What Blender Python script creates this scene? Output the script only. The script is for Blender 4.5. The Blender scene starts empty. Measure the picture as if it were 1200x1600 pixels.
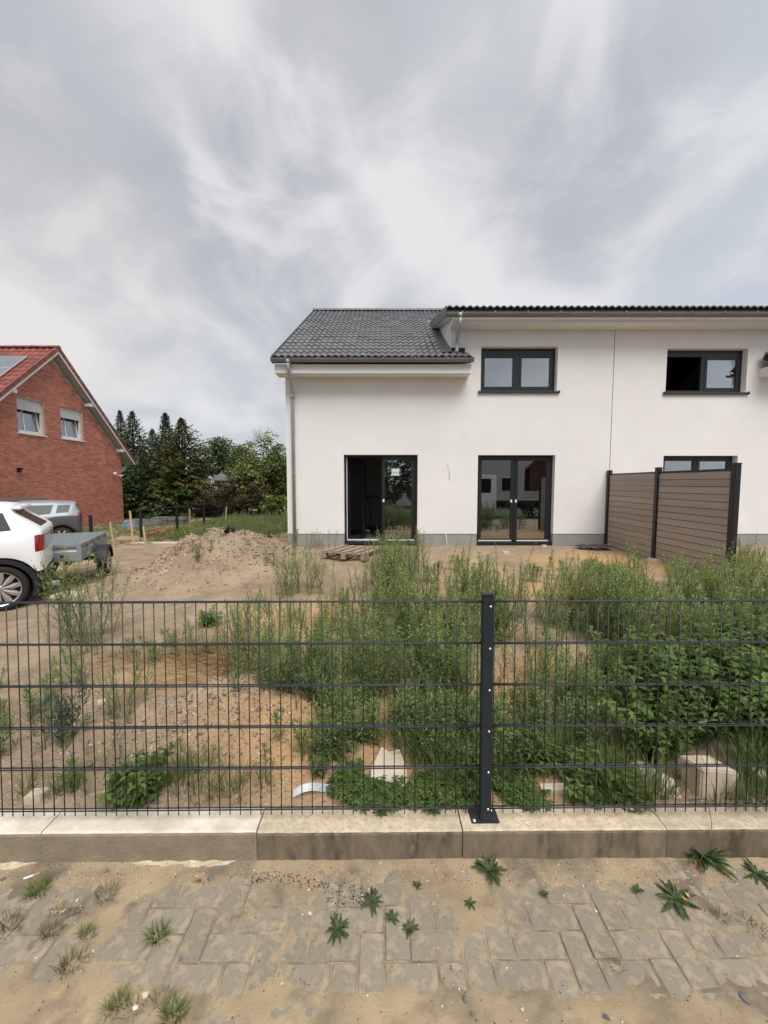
import bpy, bmesh, math, random
import numpy as np
from mathutils import Vector, Matrix, Euler
random.seed(7)
RNG = np.random.default_rng(7)
SC = bpy.context.scene
COL = SC.collection
R = math.radians
PI = math.pi

# ---------------------------------------------------------------- camera, sky, sun, exposure
FPX = 630.0                      # focal length in photo pixels (photo is 1200 wide)
CAMH = 1.80
PITCH = math.atan(45.0 / FPX)    # the phone looks slightly down
cam_d = bpy.data.cameras.new('camera'); cam = bpy.data.objects.new('camera', cam_d); COL.objects.link(cam)
cam.location = (0, 0, CAMH); cam.rotation_euler = (PI / 2 - PITCH, 0, 0)
cam_d.sensor_fit = 'VERTICAL'; cam_d.sensor_height = 32.0; cam_d.lens = FPX / 1600.0 * 32.0
cam_d.clip_start = 0.05; cam_d.clip_end = 2000
SC.camera = cam
SC.render.resolution_x = 768; SC.render.resolution_y = 1024

SUN_EL, SUN_AZ = R(57), R(160)   # behind the camera, a little to the right; azimuth clockwise from +Y
world = bpy.data.worlds.new('World'); SC.world = world; world.use_nodes = True
nt = world.node_tree; nt.nodes.clear()
def wn(t, **k):
    n = nt.nodes.new(t)
    for a, b in k.items(): setattr(n, a, b)
    return n
def wmath(op, a, b=None, clamp=False):
    n = wn('ShaderNodeMath', operation=op, use_clamp=clamp)
    for i, v in enumerate((a, b)):
        if v is None: continue
        if isinstance(v, (int, float)): n.inputs[i].default_value = v
        else: nt.links.new(v, n.inputs[i])
    return n.outputs[0]
def wmap(v, a, b, c=0.0, d=1.0):
    n = wn('ShaderNodeMapRange', interpolation_type='SMOOTHSTEP')
    nt.links.new(v, n.inputs[0])
    for i, q in enumerate((a, b, c, d)): n.inputs[i + 1].default_value = q
    return n.outputs[0]
def wmix(f, a, b):
    n = wn('ShaderNodeMix', data_type='RGBA')
    if isinstance(f, (int, float)): n.inputs[0].default_value = f
    else: nt.links.new(f, n.inputs[0])
    for i, v in ((6, a), (7, b)):
        if isinstance(v, tuple): n.inputs[i].default_value = (*v, 1)
        else: nt.links.new(v, n.inputs[i])
    return n.outputs[2]
sky = wn('ShaderNodeTexSky', sky_type='NISHITA', sun_disc=False, sun_elevation=SUN_EL, sun_rotation=SUN_AZ)
tc = wn('ShaderNodeTexCoord'); sx = wn('ShaderNodeSeparateXYZ'); nt.links.new(tc.outputs['Generated'], sx.inputs[0])
DX, DY, DZ = sx.outputs
zz = wmath('ADD', wmath('MAXIMUM', DZ, 0.0), 0.27)
px_ = wmath('DIVIDE', DX, zz); py_ = wmath('DIVIDE', DY, zz)
cmb = wn('ShaderNodeCombineXYZ'); nt.links.new(px_, cmb.inputs[0]); nt.links.new(py_, cmb.inputs[1])
def cloud_noise(rot, scl, off, scale, detail, rough, dist=0.0):
    m = wn('ShaderNodeMapping'); nt.links.new(cmb.outputs[0], m.inputs[0])
    m.inputs['Rotation'].default_value = (0, 0, R(rot)); m.inputs['Scale'].default_value = scl; m.inputs['Location'].default_value = off
    n = wn('ShaderNodeTexNoise'); nt.links.new(m.outputs[0], n.inputs['Vector'])
    n.inputs['Scale'].default_value = scale; n.inputs['Detail'].default_value = detail; n.inputs['Roughness'].default_value = rough
    n.inputs['Distortion'].default_value = dist
    return n.outputs[0]
streak = cloud_noise(-12, (1.35, 0.72, 1), (3.3, 0.4, 0), 1.15, 5.0, 0.50, 1.0)     # wind-drawn streaks fanning over the roof
def billow(scl, off, scale, detail, rough, dist):
    m = wn('ShaderNodeMapping'); nt.links.new(tc.outputs['Generated'], m.inputs[0]); m.inputs['Scale'].default_value = scl; m.inputs['Location'].default_value = off
    m.inputs['Rotation'].default_value = (0.25, 0.0, 0.2)
    n = wn('ShaderNodeTexNoise'); nt.links.new(m.outputs[0], n.inputs['Vector']); n.inputs['Scale'].default_value = scale; n.inputs['Detail'].default_value = detail
    n.inputs['Roughness'].default_value = rough; n.inputs['Distortion'].default_value = dist
    return n.outputs[0]
broad = billow((1.0, 0.7, 1.5), (4.7, 2.2, 1.0), 1.7, 4.0, 0.50, 0.5)
fine = billow((1.0, 0.8, 1.5), (1.2, 9.4, 3.0), 4.2, 7.0, 0.52, 0.5)
cl = wmath('ADD', wmath('ADD', wmath('MULTIPLY', streak, 0.09), wmath('MULTIPLY', broad, 0.55)), wmath('MULTIPLY', fine, 0.36))
cl = wmap(cl, 0.41, 0.565)
cloud = wmix(cl, (0.268, 0.274, 0.290), (0.395, 0.394, 0.395))
blue = wmath('MULTIPLY', wmap(DX, 0.05, 0.8), wmap(cl, 0.1, 0.8, 0.75, 0.25))
cloud = wmix(blue, cloud, (0.278, 0.304, 0.344))
low = wmap(DZ, 0.0, 0.22, 0.55, 0.0)
cloud = wmix(low, cloud, (0.305, 0.314, 0.330))
# heavier grey banks and thin bright places in the deck
def bank(d, a, b, lo, hi, amt, tint):
    global cloud
    n = wn('ShaderNodeVectorMath', operation='DOT_PRODUCT'); nt.links.new(tc.outputs['Generated'], n.inputs[0]); n.inputs[1].default_value = Vector(d).normalized()
    w = wmath('MULTIPLY', wmap(n.outputs['Value'], a, b), wmap(wmath('ADD', wmath('MULTIPLY', streak, 0.4), wmath('MULTIPLY', fine, 0.6)), lo, hi, 1.0, 0.10))
    cloud = wmix(wmath('MULTIPLY', w, amt), cloud, tint)
bank((-0.26, 0.82, 0.505), 0.968, 0.997, 0.45, 0.62, 0.80, (0.212, 0.218, 0.240))
bank((-0.55, 0.66, 0.52), 0.972, 0.997, 0.45, 0.64, 0.75, (0.222, 0.228, 0.246))
bank((0.34, 0.76, 0.554), 0.972, 0.997, 0.44, 0.60, 0.65, (0.220, 0.225, 0.245))
bank((-0.09, 0.70, 0.71), 0.985, 0.999, 0.44, 0.60, 0.55, (0.225, 0.230, 0.245))
bank((0.10, 0.76, 0.58), 0.95, 0.998, 0.75, 0.40, 0.70, (0.400, 0.398, 0.396))
# the thin, bright break in the cloud low in the left of the view
dvec = Vector((-0.60, 0.72, 0.345)).normalized()
dp = wn('ShaderNodeVectorMath', operation='DOT_PRODUCT'); nt.links.new(tc.outputs['Generated'], dp.inputs[0]); dp.inputs[1].default_value = dvec
brk = wmath('MULTIPLY', wmap(dp.outputs['Value'], 0.955, 0.998), wmap(fine, 0.35, 0.6, 0.25, 0.9))
cloud = wmix(brk, cloud, (0.400, 0.388, 0.372))
vm = wn('ShaderNodeVectorMath', operation='SCALE'); nt.links.new(cloud, vm.inputs[0]); vm.inputs['Scale'].default_value = 10.0
full = wmix(0.95, sky.outputs[0], vm.outputs[0])
bg = wn('ShaderNodeBackground'); nt.links.new(full, bg.inputs[0]); bg.inputs[1].default_value = 0.1
wo = wn('ShaderNodeOutputWorld'); nt.links.new(bg.outputs[0], wo.inputs[0])

sun_d = bpy.data.lights.new('sun', 'SUN'); sun = bpy.data.objects.new('sun', sun_d); COL.objects.link(sun)
sun_d.energy = 1.7; sun_d.angle = R(38); sun_d.color = (1.0, 0.97, 0.93)
sdir = Vector((math.cos(SUN_EL) * math.sin(SUN_AZ), math.cos(SUN_EL) * math.cos(SUN_AZ), math.sin(SUN_EL)))
sun.rotation_euler = sdir.to_track_quat('Z', 'Y').to_euler(); sun.location = (0, -20, 40)

SC.view_settings.view_transform = 'Standard'; SC.view_settings.look = 'None'
SC.view_settings.exposure = 1.05; SC.view_settings.gamma = 1.0; SC.view_settings.use_curve_mapping = False
SC.cycles.max_bounces = 8; SC.cycles.transparent_max_bounces = 12; SC.cycles.use_denoising = True

# ---------------------------------------------------------------- where a photo pixel falls at a given depth
CP, SP = math.cos(PITCH), math.sin(PITCH)
def ray(px, py):
    u = (px - 600) / FPX; v = (800 - py) / FPX
    return Vector((u, CP + SP * v, -SP + CP * v))
def at(px, py, Y):
    d = ray(px, py); t = Y / d.y
    return Vector((d.x * t, Y, CAMH + d.z * t))
def atX(px, py, X):
    d = ray(px, py); t = X / d.x
    return Vector((X, d.y * t, CAMH + d.z * t))

# ---------------------------------------------------------------- value noise for the terrain
def vnoise(x, y, seed=0):
    xi = np.floor(x).astype(np.int64); yi = np.floor(y).astype(np.int64)
    fx = x - xi; fy = y - yi
    fx = fx * fx * (3 - 2 * fx); fy = fy * fy * (3 - 2 * fy)
    def h(a, b):
        n = (a * 374761393 + b * 668265263 + seed * 974711) & 0x7fffffff
        n = ((n ^ (n >> 13)) * 1274126177) & 0x7fffffff
        return ((n ^ (n >> 16)) & 0xffff) / 65535.0
    return (h(xi, yi) * (1 - fx) + h(xi + 1, yi) * fx) * (1 - fy) + (h(xi, yi + 1) * (1 - fx) + h(xi + 1, yi + 1) * fx) * fy
def fbm(x, y, o=4, seed=0):
    s = 0; a = 0.5; t = 0
    for i in range(o):
        s = s + a * vnoise(x * 2 ** i, y * 2 ** i, seed + i); t += a; a *= 0.5
    return s / t - 0.5
def sstep(x, a, b):
    t = np.clip((x - a) / (b - a), 0, 1); return t * t * (3 - 2 * t)
MOUNDS = [(-3.0, 7.1, 0.50, 0.85, 0.90), (-2.2, 7.5, 0.42, 0.60, 0.85), (-3.75, 7.5, 0.26, 0.8, 0.7), (-1.06, 2.66, 0.25, 0.36, 0.38),
          (-0.62, 2.60, 0.10, 0.40, 0.3), (1.2, 8.2, 0.05, 1.4, 0.8), (-1.75, 2.5, 0.07, 0.4, 0.4), (-4.6, 6.9, 0.10, 0.7, 0.6)]
def H(x, y):
    x = np.asarray(x, float); y = np.asarray(y, float)
    z = 0.135 + 0.145 * sstep(y, 1.9, 8.5)
    s = sstep(-x, 2.6, 5.6) * sstep(y, 3.2, 6.0)
    z = z - s * np.minimum(0.36 + 0.05 * np.maximum(y - 6, -1), 0.75)
    z = z + 0.16 * sstep(y, 12, 24) * (x < 0)
    near = sstep(y, 1.93, 2.3)
    k = np.zeros_like(z)
    for (mx, my, mh, rx, ry) in MOUNDS:
        q = np.exp(-(((x - mx) / rx) ** 2 + ((y - my) / ry) ** 2)); z = z + mh * q; k = k + q
    flat = 1 - sstep(y, 9.4, 9.9) * (x > -2.6) * (x < 14)
    z = z + near * flat * (0.07 * fbm(x * 0.9, y * 0.9, 3, 5) + 0.065 * fbm(x * 3.2, y * 3.2, 4, 11) * (0.6 + np.minimum(k, 1)) + 0.22 * fbm(x * 1.9, y * 1.9, 2, 19) * np.minimum(k, 1) * (y > 4) + 0.24 * fbm(x * 6.5, y * 6.5, 3, 15) * np.minimum(k * 1.3, 1))
    return z
def h1(x, y): return float(H(np.array([x]), np.array([y]))[0])
def gp(px, py):
    """the point of the plot that a photo pixel shows"""
    d = ray(px, py); t = 1.8
    prev = 0.0
    for i in range(400):
        p = Vector((0, 0, CAMH)) + d * t
        g = p.z - h1(p.x, p.y)
        if g < 0:
            t0 = t / 1.02 
            for _ in range(12):
                m = 0.5 * (t0 + t); p = Vector((0, 0, CAMH)) + d * m
                if p.z - h1(p.x, p.y) < 0: t = m
                else: t0 = m
            break
        t *= 1.02
        if t > 60: break
    p = Vector((0, 0, CAMH)) + d * t
    return Vector((p.x, p.y, h1(p.x, p.y)))

# ---------------------------------------------------------------- materials
MATS = {}
def pmat(name, c1, c2=None, scale=6.0, detail=5.0, rough=0.8, metal=0.0, bump=0.0, bscale=None, bdist=0.01, rnd=0.0, island=0.0, spec=0.4,
         c3=None, s3=1.0, lo=0.35, hi=0.65, transl=0.0, coat=0.0, stretch=None, emit=None):
    if name in MATS: return MATS[name]
    m = bpy.data.materials.new(name); m.use_nodes = True; t = m.node_tree; N = t.nodes; L = t.links
    b = N['Principled BSDF']; b.inputs['Roughness'].default_value = rough; b.inputs['Metallic'].default_value = metal
    b.inputs['Specular IOR Level'].default_value = spec
    if coat: b.inputs['Coat Weight'].default_value = coat; b.inputs['Coat Roughness'].default_value = 0.05
    tcn = N.new('ShaderNodeTexCoord'); vec = tcn.outputs['Object']
    if stretch:
        mp = N.new('ShaderNodeMapping'); mp.inputs['Scale'].default_value = stretch; L.new(vec, mp.inputs[0]); vec = mp.outputs[0]
    def noise(s, d):
        n = N.new('ShaderNodeTexNoise'); n.inputs['Scale'].default_value = s; n.inputs['Detail'].default_value = d; n.inputs['Roughness'].default_value = 0.6
        L.new(vec, n.inputs['Vector']); return n.outputs[0]
    def mr(v, a, bb, c, d):
        n = N.new('ShaderNodeMapRange'); L.new(v, n.inputs[0])
        for i, q in enumerate((a, bb, c, d)): n.inputs[i + 1].default_value = q
        return n.outputs[0]
    def mix(f, a, bb, mode='MIX'):
        n = N.new('ShaderNodeMix'); n.data_type = 'RGBA'; n.blend_type = mode
        if isinstance(f, float): n.inputs[0].default_value = f
        else: L.new(f, n.inputs[0])
        for i, v in ((6, a), (7, bb)):
            if isinstance(v, tuple): n.inputs[i].default_value = (*v[:3], 1)
            else: L.new(v, n.inputs[i])
        return n.outputs[2]
    col = c1
    if c2 is not None: col = mix(mr(noise(scale, detail), lo, hi, 0, 1), c1, c2)
    if c3 is not None: col = mix(mr(noise(s3, 4.0), 0.48, 0.64, 0, 1), col, c3)
    def vary(outsock, amt):
        nonlocal col
        f = mr(outsock, 0, 1, 1 - amt, 1 + amt)
        n = N.new('ShaderNodeVectorMath'); n.operation = 'SCALE'
        if isinstance(col, tuple):
            rg = N.new('ShaderNodeRGB'); rg.outputs[0].default_value = (*col[:3], 1); col = rg.outputs[0]
        L.new(col, n.inputs[0]); L.new(f, n.inputs['Scale']); col = n.outputs[0]
    if rnd: vary(N.new('ShaderNodeObjectInfo').outputs['Random'], rnd)
    if island: vary(N.new('ShaderNodeNewGeometry').outputs['Random Per Island'], island)
    if isinstance(col, tuple): b.inputs['Base Color'].default_value = (*col[:3], 1)
    else: L.new(col, b.inputs['Base Color'])
    if bump:
        bn = N.new('ShaderNodeBump'); bn.inputs['Strength'].default_value = bump; bn.inputs['Distance'].default_value = bdist
        L.new(noise(bscale or scale * 4, 4.0), bn.inputs['Height']); L.new(bn.outputs[0], b.inputs['Normal'])
    if transl:
        tr = N.new('ShaderNodeBsdfTranslucent'); mx = N.new('ShaderNodeMixShader'); mx.inputs[0].default_value = transl
        if isinstance(col, tuple): tr.inputs[0].default_value = (*col[:3], 1)
        else: L.new(col, tr.inputs[0])
        L.new(b.outputs[0], mx.inputs[1]); L.new(tr.outputs[0], mx.inputs[2]); L.new(mx.outputs[0], N['Material Output'].inputs[0])
    MATS[name] = m
    return m
def glass_mat(name, refl=0.24, tint=(0.75, 0.8, 0.8)):
    if name in MATS: return MATS[name]
    m = bpy.data.materials.new(name); m.use_nodes = True; t = m.node_tree; N = t.nodes; L = t.links; N.clear()
    o = N.new('ShaderNodeOutputMaterial'); mx = N.new('ShaderNodeMixShader'); a = N.new('ShaderNodeBsdfTransparent'); g = N.new('ShaderNodeBsdfGlossy')
    a.inputs[0].default_value = (*tint, 1); g.inputs[0].default_value = (0.95, 0.97, 1, 1); g.inputs['Roughness'].default_value = 0.0
    f = N.new('ShaderNodeFresnel'); f.inputs[0].default_value = 1.5
    ad = N.new('ShaderNodeMath'); ad.operation = 'ADD'; ad.use_clamp = True; ad.inputs[1].default_value = refl
    L.new(f.outputs[0], ad.inputs[0]); L.new(ad.outputs[0], mx.inputs[0]); L.new(a.outputs[0], mx.inputs[1]); L.new(g.outputs[0], mx.inputs[2])
    L.new(mx.outputs[0], o.inputs[0]); MATS[name] = m
    return m

# ---------------------------------------------------------------- mesh helpers
class MB:
    def __init__(self): self.v = []; self.f = []; self.m = []
    def face(self, pts, mi=0):
        n = len(self.v); self.v += [tuple(p) for p in pts]; self.f.append(tuple(range(n, n + len(pts)))); self.m.append(mi)
    def boxm(self, x0, x1, y0, y1, z0, z1, mi=0, M=None):
        c = [(x0, y0, z0), (x1, y0, z0), (x1, y1, z0), (x0, y1, z0), (x0, y0, z1), (x1, y0, z1), (x1, y1, z1), (x0, y1, z1)]
        if M is not None: c = [tuple(M @ Vector(p)) for p in c]
        n = len(self.v); self.v += c
        for q in ((0, 3, 2, 1), (4, 5, 6, 7), (0, 1, 5, 4), (1, 2, 6, 5), (2, 3, 7, 6), (3, 0, 4, 7)):
            self.f.append(tuple(n + i for i in q)); self.m.append(mi)
        return self
    def box(self, c, s, mi=0, M=None):
        return self.boxm(c[0] - s[0] / 2, c[0] + s[0] / 2, c[1] - s[1] / 2, c[1] + s[1] / 2, c[2] - s[2] / 2, c[2] + s[2] / 2, mi, M)
    def prism(self, poly, y0, y1, mi=0):
        """poly of (x, z) extruded along y"""
        n = len(self.v); k = len(poly)
        self.v += [(x, y0, z) for x, z in poly] + [(x, y1, z) for x, z in poly]
        self.f.append(tuple(range(n, n + k))); self.m.append(mi); self.f.append(tuple(range(n + 2 * k - 1, n + k - 1, -1))); self.m.append(mi)
        for i in range(k):
            j = (i + 1) % k; self.f.append((n + i, n + k + i, n + k + j, n + j)); self.m.append(mi)
        return self
    def prismx(self, poly, x0, x1, mi=0):
        """poly of (y, z) extruded along x"""
        n = len(self.v); k = len(poly)
        self.v += [(x0, y, z) for y, z in poly] + [(x1, y, z) for y, z in poly]
        self.f.append(tuple(range(n, n + k))); self.m.append(mi); self.f.append(tuple(range(n + 2 * k - 1, n + k - 1, -1))); self.m.append(mi)
        for i in range(k):
            j = (i + 1) % k; self.f.append((n + i, n + k + i, n + k + j, n + j)); self.m.append(mi)
        return self
    def tube(self, pts, r, n=8, mi=0, cap=True):
        pts = [Vector(p) for p in pts]; rr = r if isinstance(r, (list, tuple)) else [r] * len(pts)
        base = len(self.v); prev = None
        for i, p in enumerate(pts):
            d = (pts[min(i + 1, len(pts) - 1)] - pts[max(i - 1, 0)]).normalized()
            ref = Vector((0, 0, 1)) if abs(d.z) < 0.9 else Vector((1, 0, 0))
            if prev is None: a = d.cross(ref).normalized()
            else: a = (prev - d * prev.dot(d)).normalized()
            prev = a; b = d.cross(a)
            for k in range(n):
                w = 2 * PI * k / n; self.v.append(tuple(p + (a * math.cos(w) + b * math.sin(w)) * rr[i]))
        for i in range(len(pts) - 1):
            for k in range(n):
                k2 = (k + 1) % n
                self.f.append((base + i * n + k, base + i * n + k2, base + (i + 1) * n + k2, base + (i + 1) * n + k)); self.m.append(mi)
        if cap:
            self.f.append(tuple(base + k for k in range(n - 1, -1, -1))); self.m.append(mi)
            e = base + (len(pts) - 1) * n; self.f.append(tuple(e + k for k in range(n))); self.m.append(mi)
        return self
    def lathe(self, prof, axis='Z', n=24, c=(0, 0, 0), mi=0, M=None):
        base = len(self.v)
        for r, h in prof:
            for k in range(n):
                w = 2 * PI * k / n; a, b = r * math.cos(w), r * math.sin(w)
                p = {'Z': (a, b, h), 'Y': (a, h, b), 'X': (h, a, b)}[axis]
                p = Vector(p) + Vector(c)
                if M is not None: p = M @ p
                self.v.append(tuple(p))
        for i in range(len(prof) - 1):
            for k in range(n):
                k2 = (k + 1) % n
                self.f.append((base + i * n + k, base + i * n + k2, base + (i + 1) * n + k2, base + (i + 1) * n + k)); self.m.append(mi)
        return self
    def build(self, name, mats, parent=None, smooth=False, bevel=0.0, world=False, segs=2):
        me = bpy.data.meshes.new(name)
        v = self.v
        if world and parent is not None:
            o = root_loc(parent); v = [(p[0] - o.x, p[1] - o.y, p[2] - o.z) for p in v]
        me.from_pydata(v, [], self.f)
        if not isinstance(mats, (list, tuple)): mats = [mats]
        for mm in mats: me.materials.append(mm)
        me.polygons.foreach_set('material_index', self.m)
        if smooth: me.polygons.foreach_set('use_smooth', [True] * len(me.polygons))
        bm = bmesh.new(); bm.from_mesh(me); bmesh.ops.recalc_face_normals(bm, faces=bm.faces); 
        if bevel: bmesh.ops.bevel(bm, geom=list(bm.edges), offset=bevel, segments=segs, affect='EDGES', clamp_overlap=True)
        bm.to_mesh(me); bm.free(); me.update()
        return link(name, me, parent)
def link(name, me, parent=None, loc=(0, 0, 0), rot=(0, 0, 0), scale=None):
    o = bpy.data.objects.new(name, me); COL.objects.link(o)
    if parent is not None: o.parent = parent
    o.location = loc; o.rotation_euler = rot
    if scale is not None: o.scale = scale
    return o
def root_loc(o):
    p = Vector((0, 0, 0))
    while o is not None: p += o.location; o = o.parent
    return p
def thing(name, label, cat, loc=(0, 0, 0), rz=0.0, group=None):
    o = bpy.data.objects.new(name, None); COL.objects.link(o); o.location = loc; o.rotation_euler = (0, 0, rz)
    o.empty_display_size = 0.1
    return tag(o, label, cat, group)
def tag(o, label, cat, group=None):
    o['label'] = label; o['category'] = cat
    if group: o['group'] = group
    return o
def setk(o, k): o['kind'] = k; return o
def mesh_np(name, V, F, mats, mi=None, parent=None, smooth=False, loc=(0, 0, 0)):
    """fast mesh: V (n,3), F (m,k)"""
    me = bpy.data.meshes.new(name); V = np.asarray(V, np.float32); F = np.asarray(F, np.int32); k = F.shape[1]
    me.vertices.add(len(V)); me.vertices.foreach_set('co', V.ravel())
    me.loops.add(F.size); me.loops.foreach_set('vertex_index', F.ravel())
    me.polygons.add(len(F)); me.polygons.foreach_set('loop_start', np.arange(0, F.size, k, dtype=np.int32))
    for mm in (mats if isinstance(mats, (list, tuple)) else [mats]): me.materials.append(mm)
    if mi is not None: me.polygons.foreach_set('material_index', np.asarray(mi, np.int32))
    if smooth: me.polygons.foreach_set('use_smooth', np.ones(len(F), bool))
    me.update(calc_edges=True); me.validate()
    return link(name, me, parent, loc)
def scatter_np(tmpl, places):
    """copies of templates (V,F,mi) joined; places: (ti, pos, rz, scale, tiltx, tilty)"""
    VV, FF, MM = [], [], []; off = 0
    for (ti, p, rz, s, tx, ty) in places:
        V, F, M = tmpl[ti]
        m = np.array((Euler((tx, ty, rz)).to_matrix())) * (s if not hasattr(s, '__len__') else np.array(s)[None, :])
        VV.append(V @ m.T + np.array(p)); FF.append(F + off); MM.append(M); off += len(V)
    return np.concatenate(VV), np.concatenate(FF), np.concatenate(MM)
# ---------------------------------------------------------------- materials of the place
M_SOIL = pmat('soil', (0.36, 0.265, 0.18), (0.235, 0.168, 0.112), scale=2.2, detail=8, rough=0.95, bump=0.9, bscale=38, bdist=0.012, spec=0.1,
              c3=(0.44, 0.25, 0.115), s3=0.42)
M_SAND = pmat('sand', (0.385, 0.298, 0.186), (0.262, 0.204, 0.132), scale=3.4, detail=9, rough=0.95, bump=0.8, bscale=90, bdist=0.004, spec=0.1,
              c3=(0.175, 0.142, 0.105), s3=4.1)
def ground_mat():
    m = pmat('plot_soil', (0.370, 0.280, 0.190), (0.240, 0.178, 0.120), scale=2.1, detail=9, rough=0.96, bump=1.0, bscale=26, bdist=0.026, spec=0.08)
    t = m.node_tree; N = t.nodes; L = t.links; b = N['Principled BSDF']; col = b.inputs['Base Color'].links[0].from_socket
    tcn = N.new('ShaderNodeTexCoord'); V = tcn.outputs['Object']
    def math_(op, a, c=None):
        n = N.new('ShaderNodeMath'); n.operation = op; n.use_clamp = False
        for i, v in enumerate((a, c)):
            if v is None: continue
            if isinstance(v, (int, float)): n.inputs[i].default_value = v
            else: L.new(v, n.inputs[i])
        return n.outputs[0]
    def rng(v, a, c, d=0., e=1.):
        n = N.new('ShaderNodeMapRange'); n.interpolation_type = 'SMOOTHSTEP'; L.new(v, n.inputs[0])
        for i, q in enumerate((a, c, d, e)): n.inputs[i + 1].default_value = q
        return n.outputs[0]
    def mix(f, a, c):
        n = N.new('ShaderNodeMix'); n.data_type = 'RGBA'; L.new(f, n.inputs[0]); L.new(a, n.inputs[6])
        if isinstance(c, tuple): n.inputs[7].default_value = (*c, 1)
        else: L.new(c, n.inputs[7])
        return n.outputs[2]
    nz = N.new('ShaderNodeTexNoise'); nz.inputs['Scale'].default_value = 1.3; nz.inputs['Detail'].default_value = 6; L.new(V, nz.inputs['Vector'])
    # patches of orange building sand: by the screen, in the middle of the plot, a little on the left
    tot = None
    for (x, y, rx, ry, w) in ((4.7, 7.6, 2.4, 1.6, 1.0), (1.9, 6.3, 1.9, 1.2, .75), (-.2, 4.6, 1.9, 1.1, 1.0), (0.1, 2.45, 1.5, .7, .95), (1.3, 3.2, 1.3, .8, .9), (-1.5, 3.5, 1.1, .6, .7)):
        mp = N.new('ShaderNodeMapping'); mp.inputs['Location'].default_value = (-x / rx, -y / ry, 0); mp.inputs['Scale'].default_value = (1 / rx, 1 / ry, 0); L.new(V, mp.inputs[0])
        ln = N.new('ShaderNodeVectorMath'); ln.operation = 'LENGTH'; L.new(mp.outputs[0], ln.inputs[0])
        q = math_('MULTIPLY', rng(ln.outputs['Value'], 1.15, .35), w); tot = q if tot is None else math_('MAXIMUM', tot, q)
    f = math_('MULTIPLY', tot, rng(nz.outputs[0], .36, .58, .15, 1.))
    col = mix(f, col, (0.50, 0.310, 0.155))
    vo = N.new('ShaderNodeTexVoronoi'); vo.inputs['Scale'].default_value = 46; L.new(V, vo.inputs['Vector'])
    sp = N.new('ShaderNodeSeparateColor'); L.new(vo.outputs['Color'], sp.inputs[0])
    pale = math_('MULTIPLY', rng(sp.outputs[0], .80, .90), rng(vo.outputs['Distance'], .42, .30))
    col = mix(math_('MULTIPLY', pale, .75), col, (0.46, 0.40, 0.33))
    dark = math_('MULTIPLY', rng(sp.outputs[1], .78, .90), rng(vo.outputs['Distance'], .45, .30)); col = mix(math_('MULTIPLY', dark, .55), col, (0.125, 0.095, 0.07))
    L.new(col, b.inputs['Base Color'])
    return m
M_GROUND = ground_mat()
M_ROAD = pmat('asphalt', (0.055, 0.053, 0.05), (0.09, 0.085, 0.075), scale=8, rough=0.9, bump=0.4, bscale=150, bdist=0.004)
M_PAVER = pmat('paver', (0.275, 0.235, 0.182), (0.205, 0.176, 0.138), scale=11, detail=9, rough=0.95, bump=0.7, bscale=200, bdist=0.003, rnd=0.07, spec=0.1,
               c3=(0.335, 0.276, 0.195), s3=17)
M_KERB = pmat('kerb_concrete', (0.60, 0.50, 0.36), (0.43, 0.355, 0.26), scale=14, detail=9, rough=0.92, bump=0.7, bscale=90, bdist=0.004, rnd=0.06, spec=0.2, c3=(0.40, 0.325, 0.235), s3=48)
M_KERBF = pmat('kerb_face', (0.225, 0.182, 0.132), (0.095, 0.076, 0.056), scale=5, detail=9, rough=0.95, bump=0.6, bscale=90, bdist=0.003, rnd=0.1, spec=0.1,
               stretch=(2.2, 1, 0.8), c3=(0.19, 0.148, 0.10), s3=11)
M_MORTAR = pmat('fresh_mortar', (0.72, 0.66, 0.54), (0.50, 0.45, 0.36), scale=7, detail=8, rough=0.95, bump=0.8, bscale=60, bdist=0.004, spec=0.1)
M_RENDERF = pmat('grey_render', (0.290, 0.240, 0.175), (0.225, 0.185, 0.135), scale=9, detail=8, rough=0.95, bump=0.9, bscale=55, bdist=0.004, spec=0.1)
M_ANTH = pmat('anthracite_metal', (0.012, 0.018, 0.024), (0.016, 0.023, 0.030), scale=30, rough=0.5, rnd=0.12, spec=0.5)
M_ZINC = pmat('zinc_bolt', (0.72, 0.73, 0.72), rough=0.28, metal=1.0)
M_STONE = pmat('limestone', (0.60, 0.52, 0.41), (0.47, 0.40, 0.31), scale=7, detail=8, rough=0.9, bump=0.6, bscale=40, bdist=0.006, spec=0.2)
M_PEB = pmat('pebble', (0.42, 0.335, 0.25), (0.31, 0.25, 0.19), scale=3, rough=0.9, island=0.45, spec=0.2)
M_PEBW = pmat('pale_pebble', (0.62, 0.55, 0.45), (0.5, 0.43, 0.34), scale=6, rough=0.85, island=0.3, spec=0.2)
M_SLATE = pmat('slate', (0.15, 0.155, 0.155), (0.10, 0.105, 0.108), scale=12, rough=0.7, rnd=0.2)

# ---------------------------------------------------------------- the ground: one sheet from the kerb to the horizon
def axis_pts(a, b, step, far, grow=1.25):
    x = list(np.arange(a, b + 1e-6, step)); lo = []; d = step; q = a
    while q > -far: d *= grow; q -= d; lo.append(q)
    hi = []; d = step; q = b
    while q < far: d *= grow; q += d; hi.append(q)
    return np.array(lo[::-1] + x + hi)
def grid_mesh(name, xs, ys, zf, mat, smooth=True):
    X, Y = np.meshgrid(xs, ys); Z = zf(X, Y)
    V = np.stack([X.ravel(), Y.ravel(), Z.ravel()], 1); nx = len(xs); ny = len(ys)
    i = np.arange(nx - 1); j = np.arange(ny - 1); I, J = np.meshgrid(i, j); a = (J * nx + I).ravel()
    F = np.stack([a, a + 1, a + 1 + nx, a + nx], 1)
    return mesh_np(name, V, F, mat, smooth=smooth)
ys = list(np.arange(1.925, 4.2, 0.03)); d = 0.03; q = ys[-1]
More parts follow.
